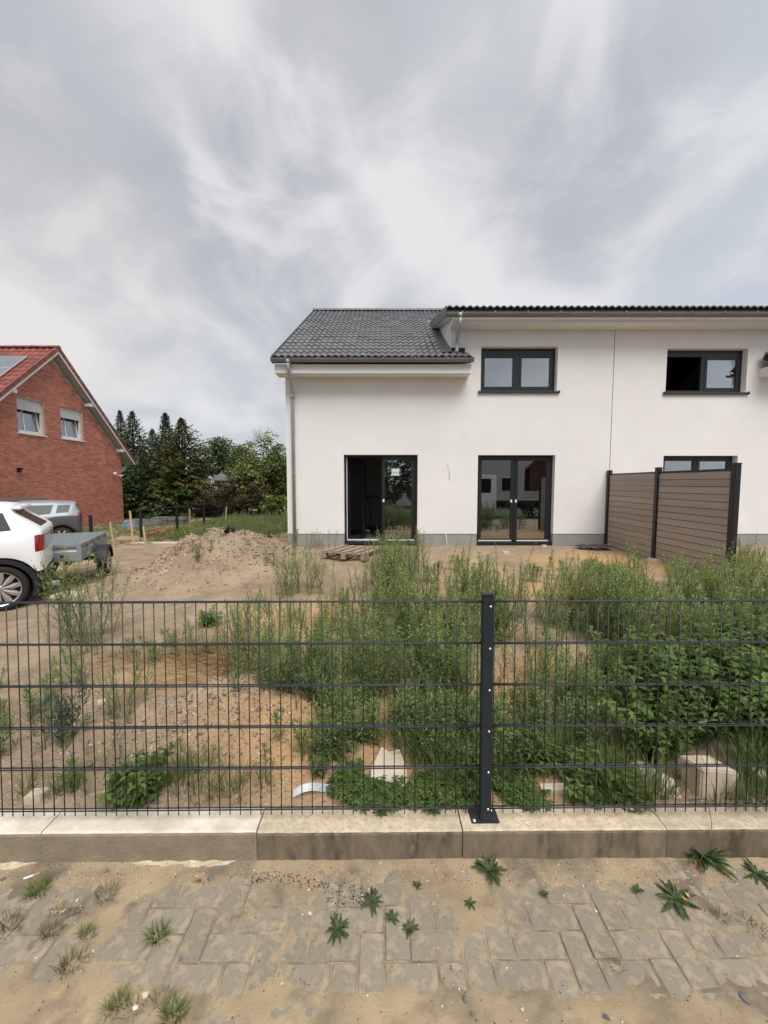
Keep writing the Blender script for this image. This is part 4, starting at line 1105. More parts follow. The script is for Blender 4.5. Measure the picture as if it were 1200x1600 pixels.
def make_wheel(root, c, Rw, width, spokes, yaw=0.0, side=-1, double=False):
    """axle along local y; side -1: outer face towards -y"""
    rr = Rw * 0.755; s = side
    prof = [(rr * 0.98, -width * .42), (rr, -width / 2), (Rw * 0.93, -width / 2), (Rw * 0.985, -width * .40), (Rw, -width * .2), (Rw, width * .2), (Rw * .985, width * .4), (Rw * .93, width / 2), (rr, width / 2), (rr * .98, width * .42)]
    w = MB().lathe([(a, b) for a, b in prof], 'Y', 40).build('wheel', M_TYRE, root, smooth=True); w.location = c
    o = s * width * 0.42
    MB().lathe([(0.001, o * 0.55), (rr * 0.9, o * 0.5), (rr * 0.985, o * 0.9)], 'Y', 40).build('rim_well', M_RIMD, w, smooth=True)
    m = MB(); m.lathe([(rr * 0.925, o * 1.0), (rr * 0.985, o * 1.12), (rr * 1.0, o * 1.02)], 'Y', 40)
    for k in range(spokes):
        a = 2 * PI * k / spokes + 0.2; 
        def P(r, t, h): return (r * math.cos(a) - t * math.sin(a), o * h, r * math.sin(a) + t * math.cos(a))
        ri, ro_ = rr * 0.16, rr * 0.95; wi, wm, wo2 = rr * 0.045, rr * 0.15, rr * 0.11
        m.face([P(ri, -wi, .98), P(rr * .62, -wm, 1.0), P(ro_, -wo2, 1.06), P(ro_, 0, 1.09), P(rr * .62, 0, 1.10), P(ri, 0, 1.02)])
        m.face([P(ri, 0, 1.02), P(rr * .62, 0, 1.10), P(ro_, 0, 1.09), P(ro_, wo2, 1.06), P(rr * .62, wm, 1.0), P(ri, wi, .98)])
        for sg in (-1, 1): m.face([P(ri, sg * wi, .98), P(rr * .62, sg * wm, 1.0), P(ro_, sg * wo2, 1.06), P(ro_, sg * wo2, .8), P(rr * .62, sg * wm, .75), P(ri, sg * wi, .7)])
    m.build('rim', M_RIM, w)
    MB().lathe([(0.001, o * 1.06), (rr * .14, o * 1.05), (rr * .19, o * 0.98), (rr * .20, o * 0.7)], 'Y', 16).build('hub_cap', M_RIM, w, smooth=True)
    return w
def stations(spec):
    """spec rows: (xb, xt, half_w, z_sill, z_belt, half_top, z_top, side_mats, kind)"""
    st = []
    for (xb, xt, hw, zs, zb_, ht, zt, mats, end) in spec:
        m1 = zs + (zb_ - zs) * 0.22; m2 = zs + (zb_ - zs) * 0.62
        ring = [(xb, hw * 0.93, zs), (xb, hw * 0.985, m1), (xb, hw, m2), (xb, hw * 0.975, zb_ - 0.03), (xb, hw * 0.94, zb_ + 0.012),
                (xt, ht, zt - 0.055), (xt, ht - 0.06, zt - 0.008), (xt, ht * 0.5, zt + 0.028), (xt, 0, zt + 0.036)]
        st.append({'ring': ring, 'mat': mats, 'end': end})
    return st
B, D, T, G_, TL, HL = 0, 1, 2, 3, 4, 5
def suv():
    c = Vector((0, 0, 0)); root = thing('parked_suv', 'white SUV parked at the left edge of the plot, its rear towards the trailer', 'car')
    side = [T, B, B, B, B, B, B, B]; glz = [T, B, B, B, G_, B, B, B]; win = [T, B, B, B, B, G_, G_, G_]
    body = [T, B, B, B, B, B, B, B]; tail = [T, B, TL, B, B, B, B, B]
    xr, xf, Rw, Ra = 3.48, 0.84, 0.345, 0.415
    spec = []
    def add(xb, xt, hw, zs, zb_, ht, zt, m): spec.append((xb, xt, hw, zs, zb_, ht, zt, m, body))
    def arch(x, xc): 
        dx = abs(x - xc); return 0.30 if dx >= Ra else 0.34 + math.sqrt(Ra * Ra - dx * dx) * 0.93
    add(0.0, 0.03, .70, .28, .74, .60, .80, body); add(0.12, .16, .82, .26, .82, .70, .92, [T, B, HL, B, B, B, B, B])
    for x in (xf - .43, xf - .36, xf - .2, xf, xf + .2, xf + .36, xf + .43): add(x, x, .90, arch(x, xf), max(.93, arch(x, xf) + .16), .80, 1.0 + .05 * x / 1.2, body)
    add(1.32, 1.36, .905, .30, 1.0, .80, 1.09, win); add(1.42, 2.05, .905, .30, 1.01, .66, 1.56, glz)
    add(2.28, 2.32, .905, .30, 1.02, .655, 1.60, side); add(2.36, 2.40, .905, .30, 1.02, .655, 1.60, glz)
    add(xr - .43, xr - .43, .905, .30, 1.04, .65, 1.60, glz)
    for x in (xr - .37, xr - .2, xr, xr + .2, xr + .36): add(x, {-37: xr - .32, -20: xr - .20, 0: xr - .06, 20: xr + .04, 36: xr + .10}[round((x - xr) * 100)], .91, arch(x, xr), max(1.10 + .10 * max(0, x - xr + .2), arch(x, xr) + .2), .64, 1.585 - .05 * max(0, x - xr), side if x > xr + .1 else glz)
    add(xr + .43, xr + .13, .90, .33, 1.19, .62, 1.555, tail); add(xr + .50, xr + .15, .86, .36, 1.20, .60, 1.53, tail); 
    add(xr + .545, xr + .16, .80, .40, 1.18, .55, 1.50, body)
    st = stations(spec)
    for s in st[-1:]: s['end'] = [T, B, TL, B, G_, G_, B, B]
    parts = car_body(root, st, [M_CARW, M_CARD, M_TRIM, CARGL, M_TAIL, M_LAMP], None, Rw, ['body', 'lower_body', 'sill_trim', 'window', 'tail_lamp', 'headlamp'])
    for xc in (xf, xr):
        for sg in (-1, 1):
            make_wheel(root, (xc, sg * 0.80, 0.345), Rw, 0.225, 10, side=sg)
            m = MB(); N = 18; 
            for i in range(N):
                a0 = -0.12 * PI + PI * 1.24 * i / N; a1 = -0.12 * PI + PI * 1.24 * (i + 1) / N
                def P(a, r, y): return (xc + r * math.cos(a), sg * y, 0.345 + r * math.sin(a) * (0.96 if r > .4 else .97))
                m.face([P(a0, .395, .918), P(a1, .395, .918), P(a1, .455, .922), P(a0, .455, .922)]); m.face([P(a0, .455, .922), P(a1, .455, .922), P(a1, .462, .88), P(a0, .462, .88)])
                m.face([P(a0, .395, .918), P(a0, .395, .70), P(a1, .395, .70), P(a1, .395, .918)])
            m.build('wheel_arch', M_TRIM, root)
            m = MB(); m.lathe([(0.001, 0), (.40, 0)], 'Y', 20, (xc, sg * 0.66, 0.36)); m.build('wheel_well', M_TRIM, root)
    # roof spoiler, rear bumper, rails, exhaust
    m = MB(); m.boxm(xr + .0, xr + .27, -.57, .57, 1.505, 1.555); m.build('spoiler', M_CARW, root, bevel=0.02, smooth=False)
    m = MB(); m.boxm(xr + .36, xr + .59, -.76, .78, .33, .52); m.build('rear_bumper', M_TRIM, root, bevel=0.05, segs=3)
    m = MB(); m.tube([(xr + .50, -.60, .30), (xr + .68, -.60, .29)], 0.045, 12); m.build('exhaust', M_RIM, root, smooth=True)
    for sg in (-1, 1):
        m = MB(); m.tube([(1.95, sg * .62, 1.60), (2.1, sg * .62, 1.645), (2.95, sg * .61, 1.645), (3.15, sg * .60, 1.60)], 0.018, 8); m.build('roof_rail', M_RIM, root, smooth=True)
        for x in (1.78, 2.62):
            m = MB(); m.boxm(x, x + .19, sg * .913 - .02, sg * .913 + .02, .93, .965); m.build('door_handle', M_CARW, root, bevel=0.012)
            m = MB(); m.boxm(x + .27, x + .277, sg * .895 - .02, sg * .895 + .012, .38, 1.03); m.build('door_gap', M_TRIM, root)
    return root
suv_o = suv()
# stand it: rear near corner, heading to the left and slightly towards us
hd = math.atan2(-0.57, -0.82)
def stand(root, rear_pt, heading, L, hw):
    a = Vector((math.cos(heading), math.sin(heading)));      # front direction; car local +x runs to the rear
    root.rotation_euler = (0, 0, heading + PI)
    n = Vector((-a.y, a.x))                                   # left of the car
    ctr = Vector((rear_pt[0], rear_pt[1])) - n * hw           # middle of the rear
    o = ctr + a * L; root.location = (o.x, o.y, rear_pt[2])
    return root
q = at(82, 900, 6.0)
stand(suv_o, (-5.33, 6.30, h1(-5.6, 6.0) - .01), hd, 4.03, 0.78)
def hatch():
    root = thing('parked_hatchback', 'silver grey hatchback parked in front of the brick house, behind the white SUV', 'car')
    body = [D, D, D, B, B, B, B, B]; glz = [D, D, D, B, G_, B, B, B]; win = [D, D, D, B, B, G_, G_, G_]; tail = [D, D, D, TL, B, B, B, B]
    xr, xf, Rw, Ra = 3.40, 0.80, 0.315, 0.375; spec = []
    def add(xb, xt, hw, zs, zb_, ht, zt, m): spec.append((xb, xt, hw, zs, zb_, ht, zt, m, body))
    def arch(x, xc):
        dx = abs(x - xc); return 0.22 if dx >= Ra else 0.31 + math.sqrt(Ra * Ra - dx * dx) * 0.95
    add(0.0, 0.03, .62, .24, .66, .52, .74, body); add(0.12, .16, .78, .22, .76, .64, .84, [D, D, HL, B, B, B, B, B])
    for x in (xf - .39, xf - .33, xf - .18, xf, xf + .18, xf + .33, xf + .39): add(x, x, .87, arch(x, xf), max(.86, arch(x, xf) + .14), .74, .92 + .07 * x, body)
    add(1.26, 1.22, .88, .22, .93, .74, 1.02, win); add(1.36, 2.0, .88, .22, .945, .62, 1.50, glz)
    add(2.30, 2.26, .885, .22, .985, .625, 1.575, body); add(2.40, 2.34, .885, .22, .99, .625, 1.58, glz)
    add(xr - .41, xr - .30, .885, .22, 1.045, .62, 1.58, glz)
    add(xr - .33, xr - .18, .885, arch(xr - .33, xr), 1.06, .615, 1.575, body); add(xr - .16, xr - .08, .885, arch(xr - .16, xr), 1.08, .61, 1.565, glz)
    for x in (xr + .02, xr + .2, xr + .34): add(x, x + .12, .88 - .03 * (x > xr + .3), arch(x, xr), max(1.10, arch(x, xr) + .14), .60 - .02 * (x > xr + .1), 1.55 - .06 * max(0, x - xr), glz if x < xr + .1 else body)
    add(xr + .50, xr + .42, .83, .26, 1.11, .55, 1.50, tail); add(xr + .62, xr + .46, .76, .30, 1.10, .50, 1.46, body)
    st = stations(spec)
    st[-1]['end'] = [D, D, D, B, G_, G_, B, B]
    car_body(root, st, [M_CARG, M_CARD, M_TRIM, CARGL2, M_TAIL, M_LAMP], None, Rw, ['upper_body', 'body', 'sill_trim', 'window', 'tail_lamp', 'headlamp'])
    for xc in (xf, xr):
        for sg in (-1, 1):
            make_wheel(root, (xc, sg * 0.77, 0.315), Rw, 0.205, 7, side=sg)
            m = MB(); m.lathe([(0.001, 0), (.37, 0)], 'Y', 20, (xc, sg * 0.63, 0.33)); m.build('wheel_well', M_TRIM, root)
    for sg in (-1, 1):
        for x, z in ((1.98, .93), (2.92, .97)):
            m = MB(); m.boxm(x, x + .18, sg * .89 - .025, sg * .89 + .025, z - .02, z + .015); m.build('door_handle', M_CARG, root, bevel=0.01)
        m = MB(); m.boxm(2.33, 2.337, sg * .87 - .02, sg * .87 + .021, .30, .99); m.build('door_gap', M_TRIM, root)
    return root
hb = hatch(); q = at(128, 815, 15.0)
stand(hb, (q.x, 15.0, at(114, 851, 14.6).z), math.atan2(-0.60, -0.80), 4.0, 0.72)
# ---------------------------------------------------------------- box trailer behind the SUV
M_GALV = pmat('galvanised_sheet', (0.30, 0.325, 0.335), (0.25, 0.275, 0.285), scale=4, rough=0.5, metal=0.25, bump=0.1, bscale=20)
def trailer():
    YC = 7.35; Cn = at(124, 858, YC); ax = math.atan2(0.90, -0.40)
    root = thing('box_trailer', 'low grey galvanised box trailer with black mudguards behind the white SUV', 'trailer', (Cn.x, YC, at(124, 901, YC + .8).z), ax)
    zb = root.location.z; z0 = at(124, 876, YC).z - zb; z1 = at(124, 850, YC).z - zb; zm = at(124, 858, YC).z - zb
    L, W = 2.05, 1.22       # local x runs along the trailer, +y to its left
    wy0, wy1 = 0.0, W
    def wallx(name, y, out):   # long side with a pressed rail and swages
        m = MB(); s = out
        prof = [(y, z0), (y + s * .022, z0), (y + s * .022, zm - .04), (y + s * .004, zm - .015), (y + s * .004, zm + .02), (y + s * .026, zm + .045), (y + s * .026, z1), (y, z1)]
        m.prismx(prof, 0.0, L)
        for k in range(1, 4): m.boxm(L * k / 4 - .03, L * k / 4 + .03, y + s * .0225 - .0, y + s * .036, z0, z1 - .01) if s > 0 else m.boxm(L * k / 4 - .03, L * k / 4 + .03, y - .036, y - .0225, z0, z1 - .01)
        return m.build(name, M_GALV, root)
    wallx('side_panel', 0.0, -1); wallx('side_panel', W, 1)
    for x, s in ((0.0, -1), (L, 1)):
        m = MB(); prof = [(x, z0), (x + s * .022, z0), (x + s * .022, zm - .04), (x + s * .004, zm - .015), (x + s * .004, zm + .02), (x + s * .026, zm + .045), (x + s * .026, z1), (x, z1)]
        m.prism(prof, 0.001, W - .001); m.build('end_panel', M_GALV, root)
    for x, y in ((0, 0), (0, W), (L, 0), (L, W)):
        m = MB(); m.boxm(x - .036, x + .036, y - .036, y + .036, z0 - .03, z1 + .008); m.build('corner_post', M_GALV, root, bevel=0.006)
    MB().boxm(0.02, L - .02, 0.02, W - .02, z0 + .01, z0 + .03).build('floor_board', M_GALV, root)
    m = MB(); m.boxm(0.1, L, .2, .26, z0 - .10, z0 - .01); m.boxm(0.1, L, W - .26, W - .2, z0 - .10, z0 - .01); m.boxm(1.05, 1.12, -.10, W + .1, z0 - .16, z0 - .09); m.boxm(L, L + 1.1, W / 2 - .04, W / 2 + .04, z0 - .10, z0 - .02); m.build('chassis', M_TRIM, root)
    MB().tube([(L + .9, W / 2 - .1, 0.0), (L + .9, W / 2 - .1, z0 + .1)], .024, 8).build('prop_stand', M_GALV, root)
    for y, s in ((-.16, -1), (W + .16, 1)):
        make_wheel(root, (1.08, y, 0.285), 0.285, 0.165, 8, side=s)
        m = MB(); N = 12
        for i in range(N):
            a0 = PI * (0.02 + .96 * i / N); a1 = PI * (0.02 + .96 * (i + 1) / N)
            def P(a, r, yy): return (1.08 + r * math.cos(a), yy, 0.285 + r * math.sin(a))
            ya, yb = y - .11, y + .11
            m.face([P(a0, .345, ya), P(a1, .345, ya), P(a1, .345, yb), P(a0, .345, yb)]); m.face([P(a0, .335, ya), P(a0, .335, yb), P(a1, .335, yb), P(a1, .335, ya)])
            for yy in (ya, yb): m.face([P(a0, .345, yy), P(a1, .345, yy), P(a1, .29, yy), P(a0, .29, yy)])
        m.build('mudguard', M_TRIM, root)
    for yy, xx in ((.25, -.03), (.95, -.03)):
        m = MB(); m.boxm(xx - .02, xx + .005, yy - .03, yy + .03, (z0 + zm) / 2 - .02, (z0 + zm) / 2 + .02); m.build('latch', M_TRIM, root)
trailer()

# ---------------------------------------------------------------- what the patio glass mirrors: the far side of the street
M_VANW = pmat('van_white', (0.74, 0.75, 0.76), rough=0.3, coat=0.6); M_ALU = pmat('dropside_grey', (0.40, 0.41, 0.42), rough=0.5, metal=0.2)
def van():
    r = thing('flatbed_van', 'white flatbed van with grey dropsides, mirrored in the shut patio door', 'van', (3.9, -1.5, -0.05))
    # local x along the street, y towards the houses
    m = MB(); m.prism([(0.0, .45), (0.0, 1.0), (.35, 1.25), (.95, 2.2), (1.25, 2.3), (2.0, 2.3), (2.06, 2.2), (2.06, .45)], -1.9, -.02); m.build('cab', M_VANW, r, bevel=0.05, segs=3)
    m = MB(); m.prism([(.62, 1.35), (1.12, 2.08), (1.75, 2.08), (1.75, 1.35)], -.018, -.008); m.build('side_window', CARGL, r)
    for k in range(3): m = MB(); m.boxm(2.2, 5.4, -.03, .0, .95 + k * .17, 1.09 + k * .17); m.build('dropside_board', M_ALU, r)
    m = MB(); m.boxm(2.15, 5.4, -1.9, -.04, .80, .94); m.boxm(2.1, 5.3, -1.6, -.4, .5, .8); m.build('bed', M_TRIM, r)
    for x in (.75, 4.3):
        for y in (-.2, -1.75): make_wheel(r, (x, y, .34), .34, .22, 6, side=1)
van()
M_CREAM = pmat('cream_render', (0.55, 0.53, 0.49), (0.5, 0.48, 0.44), scale=2, rough=0.9)
def far_house(x0, x1, y0, y1, hz, rz_, wallm, label):
    r = thing('street_house', label, 'house', ((x0 + x1) / 2, y1, -0.05)); m = MB(); xm = (x0 + x1) / 2
    m.prism([(x0, 0), (x1, 0), (x1, hz), (xm, rz_), (x0, hz)], y0, y1); m.build('wall', wallm, r, world=True)
    m = MB()
    m.prism([(x0 - .4, hz - .3), (xm, rz_ + .05), (x1 + .4, hz - .3), (x1 + .4, hz - .1), (xm, rz_ + .28), (x0 - .4, hz - .1)], y0 - .3, y1 + .3); m.build('roof', M_RTILE, r, world=True)
    for k in range(2):
        xx = x0 + (x1 - x0) * (.28 + .44 * k); f = MB(); f.boxm(xx - .6, xx + .6, y1 + .005, y1 + .06, 1.1, 2.3); w = f.build('window', M_PVC, r, world=True)
        f = MB(); f.boxm(xx - .52, xx + .52, y1 + .061, y1 + .07, 1.18, 2.22); f.build('pane', CARGL, w, world=True)
far_house(6.6, 11.4, -21, -13, 4.2, 7.2, M_CREAM, 'cream gabled house across the street, mirrored in the patio doors')
far_house(12.2, 20, -22, -14, 3.2, 7.0, pmat('brown_brick', (.12, .06, .045), (.09, .05, .04), scale=5, rough=.9), 'brick house across the street, mirrored in the patio doors')
# ---------------------------------------------------------------- plants: templates of leaves and stems (V, F quads, material index)
def leaf_mat(name, c1, c2, transl=0.48, rnd=0.0, isl=0.35, rough=0.6):
    return pmat(name, c1, c2, scale=3.0, detail=3, rough=rough, island=isl, rnd=rnd, transl=transl, spec=0.3)
M_WEED = leaf_mat('goosefoot_leaf', (0.270, 0.355, 0.135), (0.195, 0.272, 0.102)); M_WEED2 = leaf_mat('broad_leaf', (0.160, 0.235, 0.066), (0.115, 0.180, 0.050))
M_WEED3 = leaf_mat('grey_leaf', (0.165, 0.198, 0.13), (0.13, 0.16, 0.105)); M_STEM = leaf_mat('green_stem', (0.115, 0.135, 0.06), (0.09, 0.10, 0.045), 0.0)
M_SEED = leaf_mat('seed_head', (0.38, 0.45, 0.155), (0.29, 0.36, 0.12)); M_GRASS = leaf_mat('grass_blade', (0.20, 0.26, 0.085), (0.155, 0.21, 0.066))
M_DRY = leaf_mat('dry_straw', (0.40, 0.27, 0.12), (0.32, 0.19, 0.075), 0.15); M_DGRASS = leaf_mat('yellowed_grass', (0.21, 0.185, 0.075), (0.14, 0.14, 0.05))
M_YEL = pmat('yellow_flower', (0.45, 0.38, 0.04), rough=0.7); M_ROS = leaf_mat('rosette_leaf', (0.105, 0.150, 0.058), (0.075, 0.115, 0.045), rnd=0.25)
PLM = [M_WEED, M_STEM, M_SEED, M_WEED2, M_GRASS, M_DRY, M_DGRASS, M_WEED3, M_YEL, M_ROS]
class PB:
    def __init__(s): s.v = []; s.f = []; s.m = []
    def leaf(s, p, d, up, L, W, mi, droop=0.0):
        p = np.array(p, float); d = np.array(d, float); d /= np.linalg.norm(d) + 1e-9
        sd = np.cross(d, up); n_ = np.linalg.norm(sd); sd = sd / n_ if n_ > 1e-4 else np.array([1.0, 0, 0])
        dn = np.array([0, 0, -droop * L])
        b = len(s.v); s.v += [p, p + d * L * .45 + sd * W / 2 + dn * .2, p + d * L + dn, p + d * L * .45 - sd * W / 2 + dn * .2]
        s.f.append((b, b + 1, b + 2, b + 3)); s.m.append(mi)
    def stem(s, pts, r0, r1, mi, n=3):
        b = len(s.v); k = len(pts)
        for i, p in enumerate(pts):
            r = r0 + (r1 - r0) * i / (k - 1)
            for j in range(n):
                w = 2 * PI * j / n; s.v.append(np.array([p[0] + r * math.cos(w), p[1] + r * math.sin(w), p[2]]))
        for i in range(k - 1):
            for j in range(n): s.f.append((b + i * n + j, b + i * n + (j + 1) % n, b + (i + 1) * n + (j + 1) % n, b + (i + 1) * n + j)); s.m.append(mi)
    def blade(s, p, d, L, W, mi, curve=0.5):
        p = np.array(p, float); d = np.array(d, float); d /= np.linalg.norm(d)
        h = np.array([d[0], d[1], 0.0]); hn = np.linalg.norm(h); h = h / hn if hn > 1e-5 else np.array([1.0, 0, 0])
        sd = np.array([-h[1], h[0], 0]) * W / 2; a = p + d * L * .5; e = p + d * L * .85 + h * L * curve * .4 - np.array([0, 0, L * curve * .22])
        b = len(s.v); s.v += [p - sd, p + sd, a + sd * .8, a - sd * .8, e + sd * .15, e - sd * .15]
        s.f += [(b, b + 1, b + 2, b + 3), (b + 3, b + 2, b + 4, b + 5)]; s.m += [mi, mi]
    def get(s): return np.array(s.v, float), np.array(s.f, int), np.array(s.m, int)
def rdir(az, el): return np.array([math.cos(el) * math.cos(az), math.cos(el) * math.sin(az), math.sin(el)])
U = random.uniform
UP = np.array([0, 0, 1.0])
def goosefoot(h=0.7, nb=13, spread=0.32, lm=0, sm=2, leafL=0.037, dens=1.15, spike=1.0):
    p = PB(); bend = (U(-.08, .08), U(-.08, .08))
    pos = lambda t: np.array([bend[0] * t * t, bend[1] * t * t, h * t])
    p.stem([pos(t) for t in (0, .35, .7, 1.0)], 0.0045, 0.0015, 1)
    for i in range(nb):
        t = .06 + .88 * (i + U(0, .6)) / nb; az = i * 2.4 + U(-.5, .5); el = U(.75, 1.15) + t * .2; L = spread * (1.02 - t * .80) * U(.7, 1.15); b = pos(t); d = rdir(az, el)
        p.stem([b, b + d * L * .5, b + d * L + UP * L * .12], .0022, .0008, 1)
        n = max(3, int(L / .0145 * dens))
        for k in range(n):
            s_ = (k + .8) / n; q = b + d * L * s_ + UP * L * .12 * s_ * s_
            big = leafL * (1.15 - .62 * s_) * U(.75, 1.25)
            if s_ > .62 and t > .25: 
                for _ in range(2): p.leaf(q, rdir(U(0, 6.28), U(-.1, 1.2)), rdir(U(0, 6), .3), big * .7 * spike, big * .32, sm)
            else: p.leaf(q, rdir(az + U(-1.3, 1.3), U(-.1, .95)), UP, big * 1.1, big * U(.24, .40), lm, .12)
    for k in range(int(16 * dens)):
        t = U(.72, 1.04); p.leaf(pos(t), rdir(U(0, 6.28), U(.3, 1.3)), rdir(U(0, 6), .3), leafL * .8 * (1.4 - t) * 1.6, leafL * .32, sm)
    return p.get()
def broadleaf(h=0.5, nb=7, leafL=0.085, lm=3):
    p = PB()
    for s_ in range(nb):
        az = s_ * 2.4 + U(-.4, .4); el = U(.75, 1.4); L = h * U(.7, 1.15); d = rdir(az, el)
        p.stem([(0, 0, 0), d * L * .5, d * L + np.array([d[0], d[1], -.05]) * L * .15], .0042, .0018, 1)
        n = int(L / .038)
        for k in range(n):
            f = .22 + .80 * k / n; q = d * L * f
            for sg in (-1, 1):
                l = leafL * U(.65, 1.2) * (1.05 - .35 * f); dd = rdir(az + sg * U(.6, 1.5) + (k % 2) * 1.5, U(-.25, .4)); sd = np.cross(dd, UP); sd /= np.linalg.norm(sd)
                b = len(p.v); w = l * .26; fold = UP * w * .45
                p.v += [q, q + dd * l * .35 + sd * w + fold, q + dd * l * .8 + sd * w * .6 + fold * .5, q + dd * l - UP * l * .25, q + dd * l * .5 - UP * l * .02, q + dd * l * .35 - sd * w + fold, q + dd * l * .8 - sd * w * .6 + fold * .5]
                p.f += [(b, b + 1, b + 2, b + 4), (b + 4, b + 2, b + 3, b + 3 if False else b + 6), (b, b + 4, b + 6, b + 5)]; p.m += [lm] * 3
    return p.get()
def grass_tuft(h=0.22, n=26, mi=4, W=0.005, curve=.7, spread=.05):
    p = PB()
    for _ in range(n): a = U(0, 6.28); r = spread * math.sqrt(U(0, 1)); p.blade((r * math.cos(a), r * math.sin(a), -.005), rdir(a + U(-.8, .8), U(.75, 1.5)), h * U(.5, 1.15), W * U(.7, 1.3), mi if U(0, 1) > .12 else 6, U(.2, 1.0) * curve)
    return p.get()
def clover_mat(n=46, r=.10, lm=3):
    p = PB()
    for _ in range(n):
        a = U(0, 6.28); q = r * math.sqrt(U(0, 1)); b = np.array([q * math.cos(a), q * math.sin(a), U(.015, .06)])
        p.stem([(b[0] * .7, b[1] * .7, -.005), b * 1.0, b + UP * .002], .0012, .001, 1)
        for k in range(5): p.leaf(b, rdir(a + k * 1.256 + U(-.2, .2), U(-.1, .4)), UP, U(.022, .04), U(.010, .017), lm, .25)
    return p.get()
def dead_straw(n=9, L=.5):
    p = PB()
    for _ in range(n):
        a = U(-.5, .5) + (PI if U(0, 1) < .3 else 0); d = rdir(a, U(-.02, .22)); l = L * U(.5, 1.2); o = np.array([U(-.15, .15), U(-.1, .1), U(.01, .05)])
        p.stem([o, o + d * l * .5 + UP * U(0, .03), o + d * l - UP * .02], .0026, .0015, 5)
        for k in range(3): p.leaf(o + d * l * U(.5, 1), rdir(a + U(-.6, .6), U(-.1, .5)), UP, U(.03, .07), .006, 5)
    return p.get()
def deadstalk(h=.6):
    p = PB(); b = (U(-.2, .2), U(-.2, .2)); pos = lambda t: np.array([b[0] * t * t, b[1] * t * t, h * t]); p.stem([pos(t) for t in (0, .4, .75, 1.0)], .0035, .001, 5)
    for i in range(7):
        t = U(.35, .95); d = rdir(U(0, 6.28), U(.5, 1.1)); L = U(.06, .16); p.stem([pos(t), pos(t) + d * L * .5, pos(t) + d * L], .0014, .0007, 5)
        for _ in range(3): p.leaf(pos(t) + d * L * U(.5, 1), rdir(U(0, 6.28), U(-.2, 1)), rdir(U(0, 6), .3), .018, .008, 5)
    return p.get()
def stalk(h=.75):      # thin tall weed with few leaves
    p = PB(); bend = (U(-.1, .1), U(-.1, .1)); pos = lambda t: np.array([bend[0] * t * t, bend[1] * t * t, h * t])
    p.stem([pos(t) for t in (0, .35, .7, 1.0)], 0.0042, 0.0012, 1)
    for i in range(26):
        t = .1 + .88 * i / 26; az = i * 2.4; L = (.075 * (1.15 - t) + .012) * U(.7, 1.2)
        p.leaf(pos(t), rdir(az, U(.1, .7)), UP, L, L * .3, 0, .2)
        if t > .5:
            q = pos(t) + rdir(az, .8) * L * .8; p.stem([pos(t), q, q + UP * .004], .001, .0006, 1)
            for _ in range(4): p.leaf(q + rdir(U(0, 6), U(-1, 1)) * .008, rdir(U(0, 6.28), U(0, 1.2)), rdir(U(0, 6), .3), .018, .009, 2)
    return p.get()
TEMPL = {
    'goose': [goosefoot(.62, 13, .26) for _ in range(4)] + [goosefoot(.72, 15, .24, lm=0) for _ in range(3)],
    'tall': [goosefoot(.95, 17, .26, dens=.9) for _ in range(4)],
    'grey': [goosefoot(.40, 11, .26, lm=7, sm=7, leafL=.05) for _ in range(3)],
    'low': [goosefoot(.26, 8, .20, lm=0, sm=0, leafL=.04) for _ in range(4)],
    'broad': [broadleaf(.52, 7, .085) for _ in range(5)],
    'leafy': [broadleaf(.24, 6, .07) for _ in range(4)],
    'grass': [grass_tuft(.26, 26) for _ in range(5)],
    'clover': [clover_mat() for _ in range(4)],
    'straw': [dead_straw() for _ in range(4)],
    'dead': [deadstalk() for _ in range(4)],
    'stalk': [stalk() for _ in range(4)],
    'meadow': [grass_tuft(.34, 22, W=.012, spread=.16) for _ in range(4)],
    'turf': [grass_tuft(.07, 30, W=.0035, curve=1.0, spread=.030) for _ in range(3)],
    'dryturf': [grass_tuft(.06, 30, mi=6, W=.003, curve=1.0, spread=.04) for _ in range(3)],
}
ALLT = []; TI = {}
for k, l in TEMPL.items(): TI[k] = list(range(len(ALLT), len(ALLT) + len(l))); ALLT += l
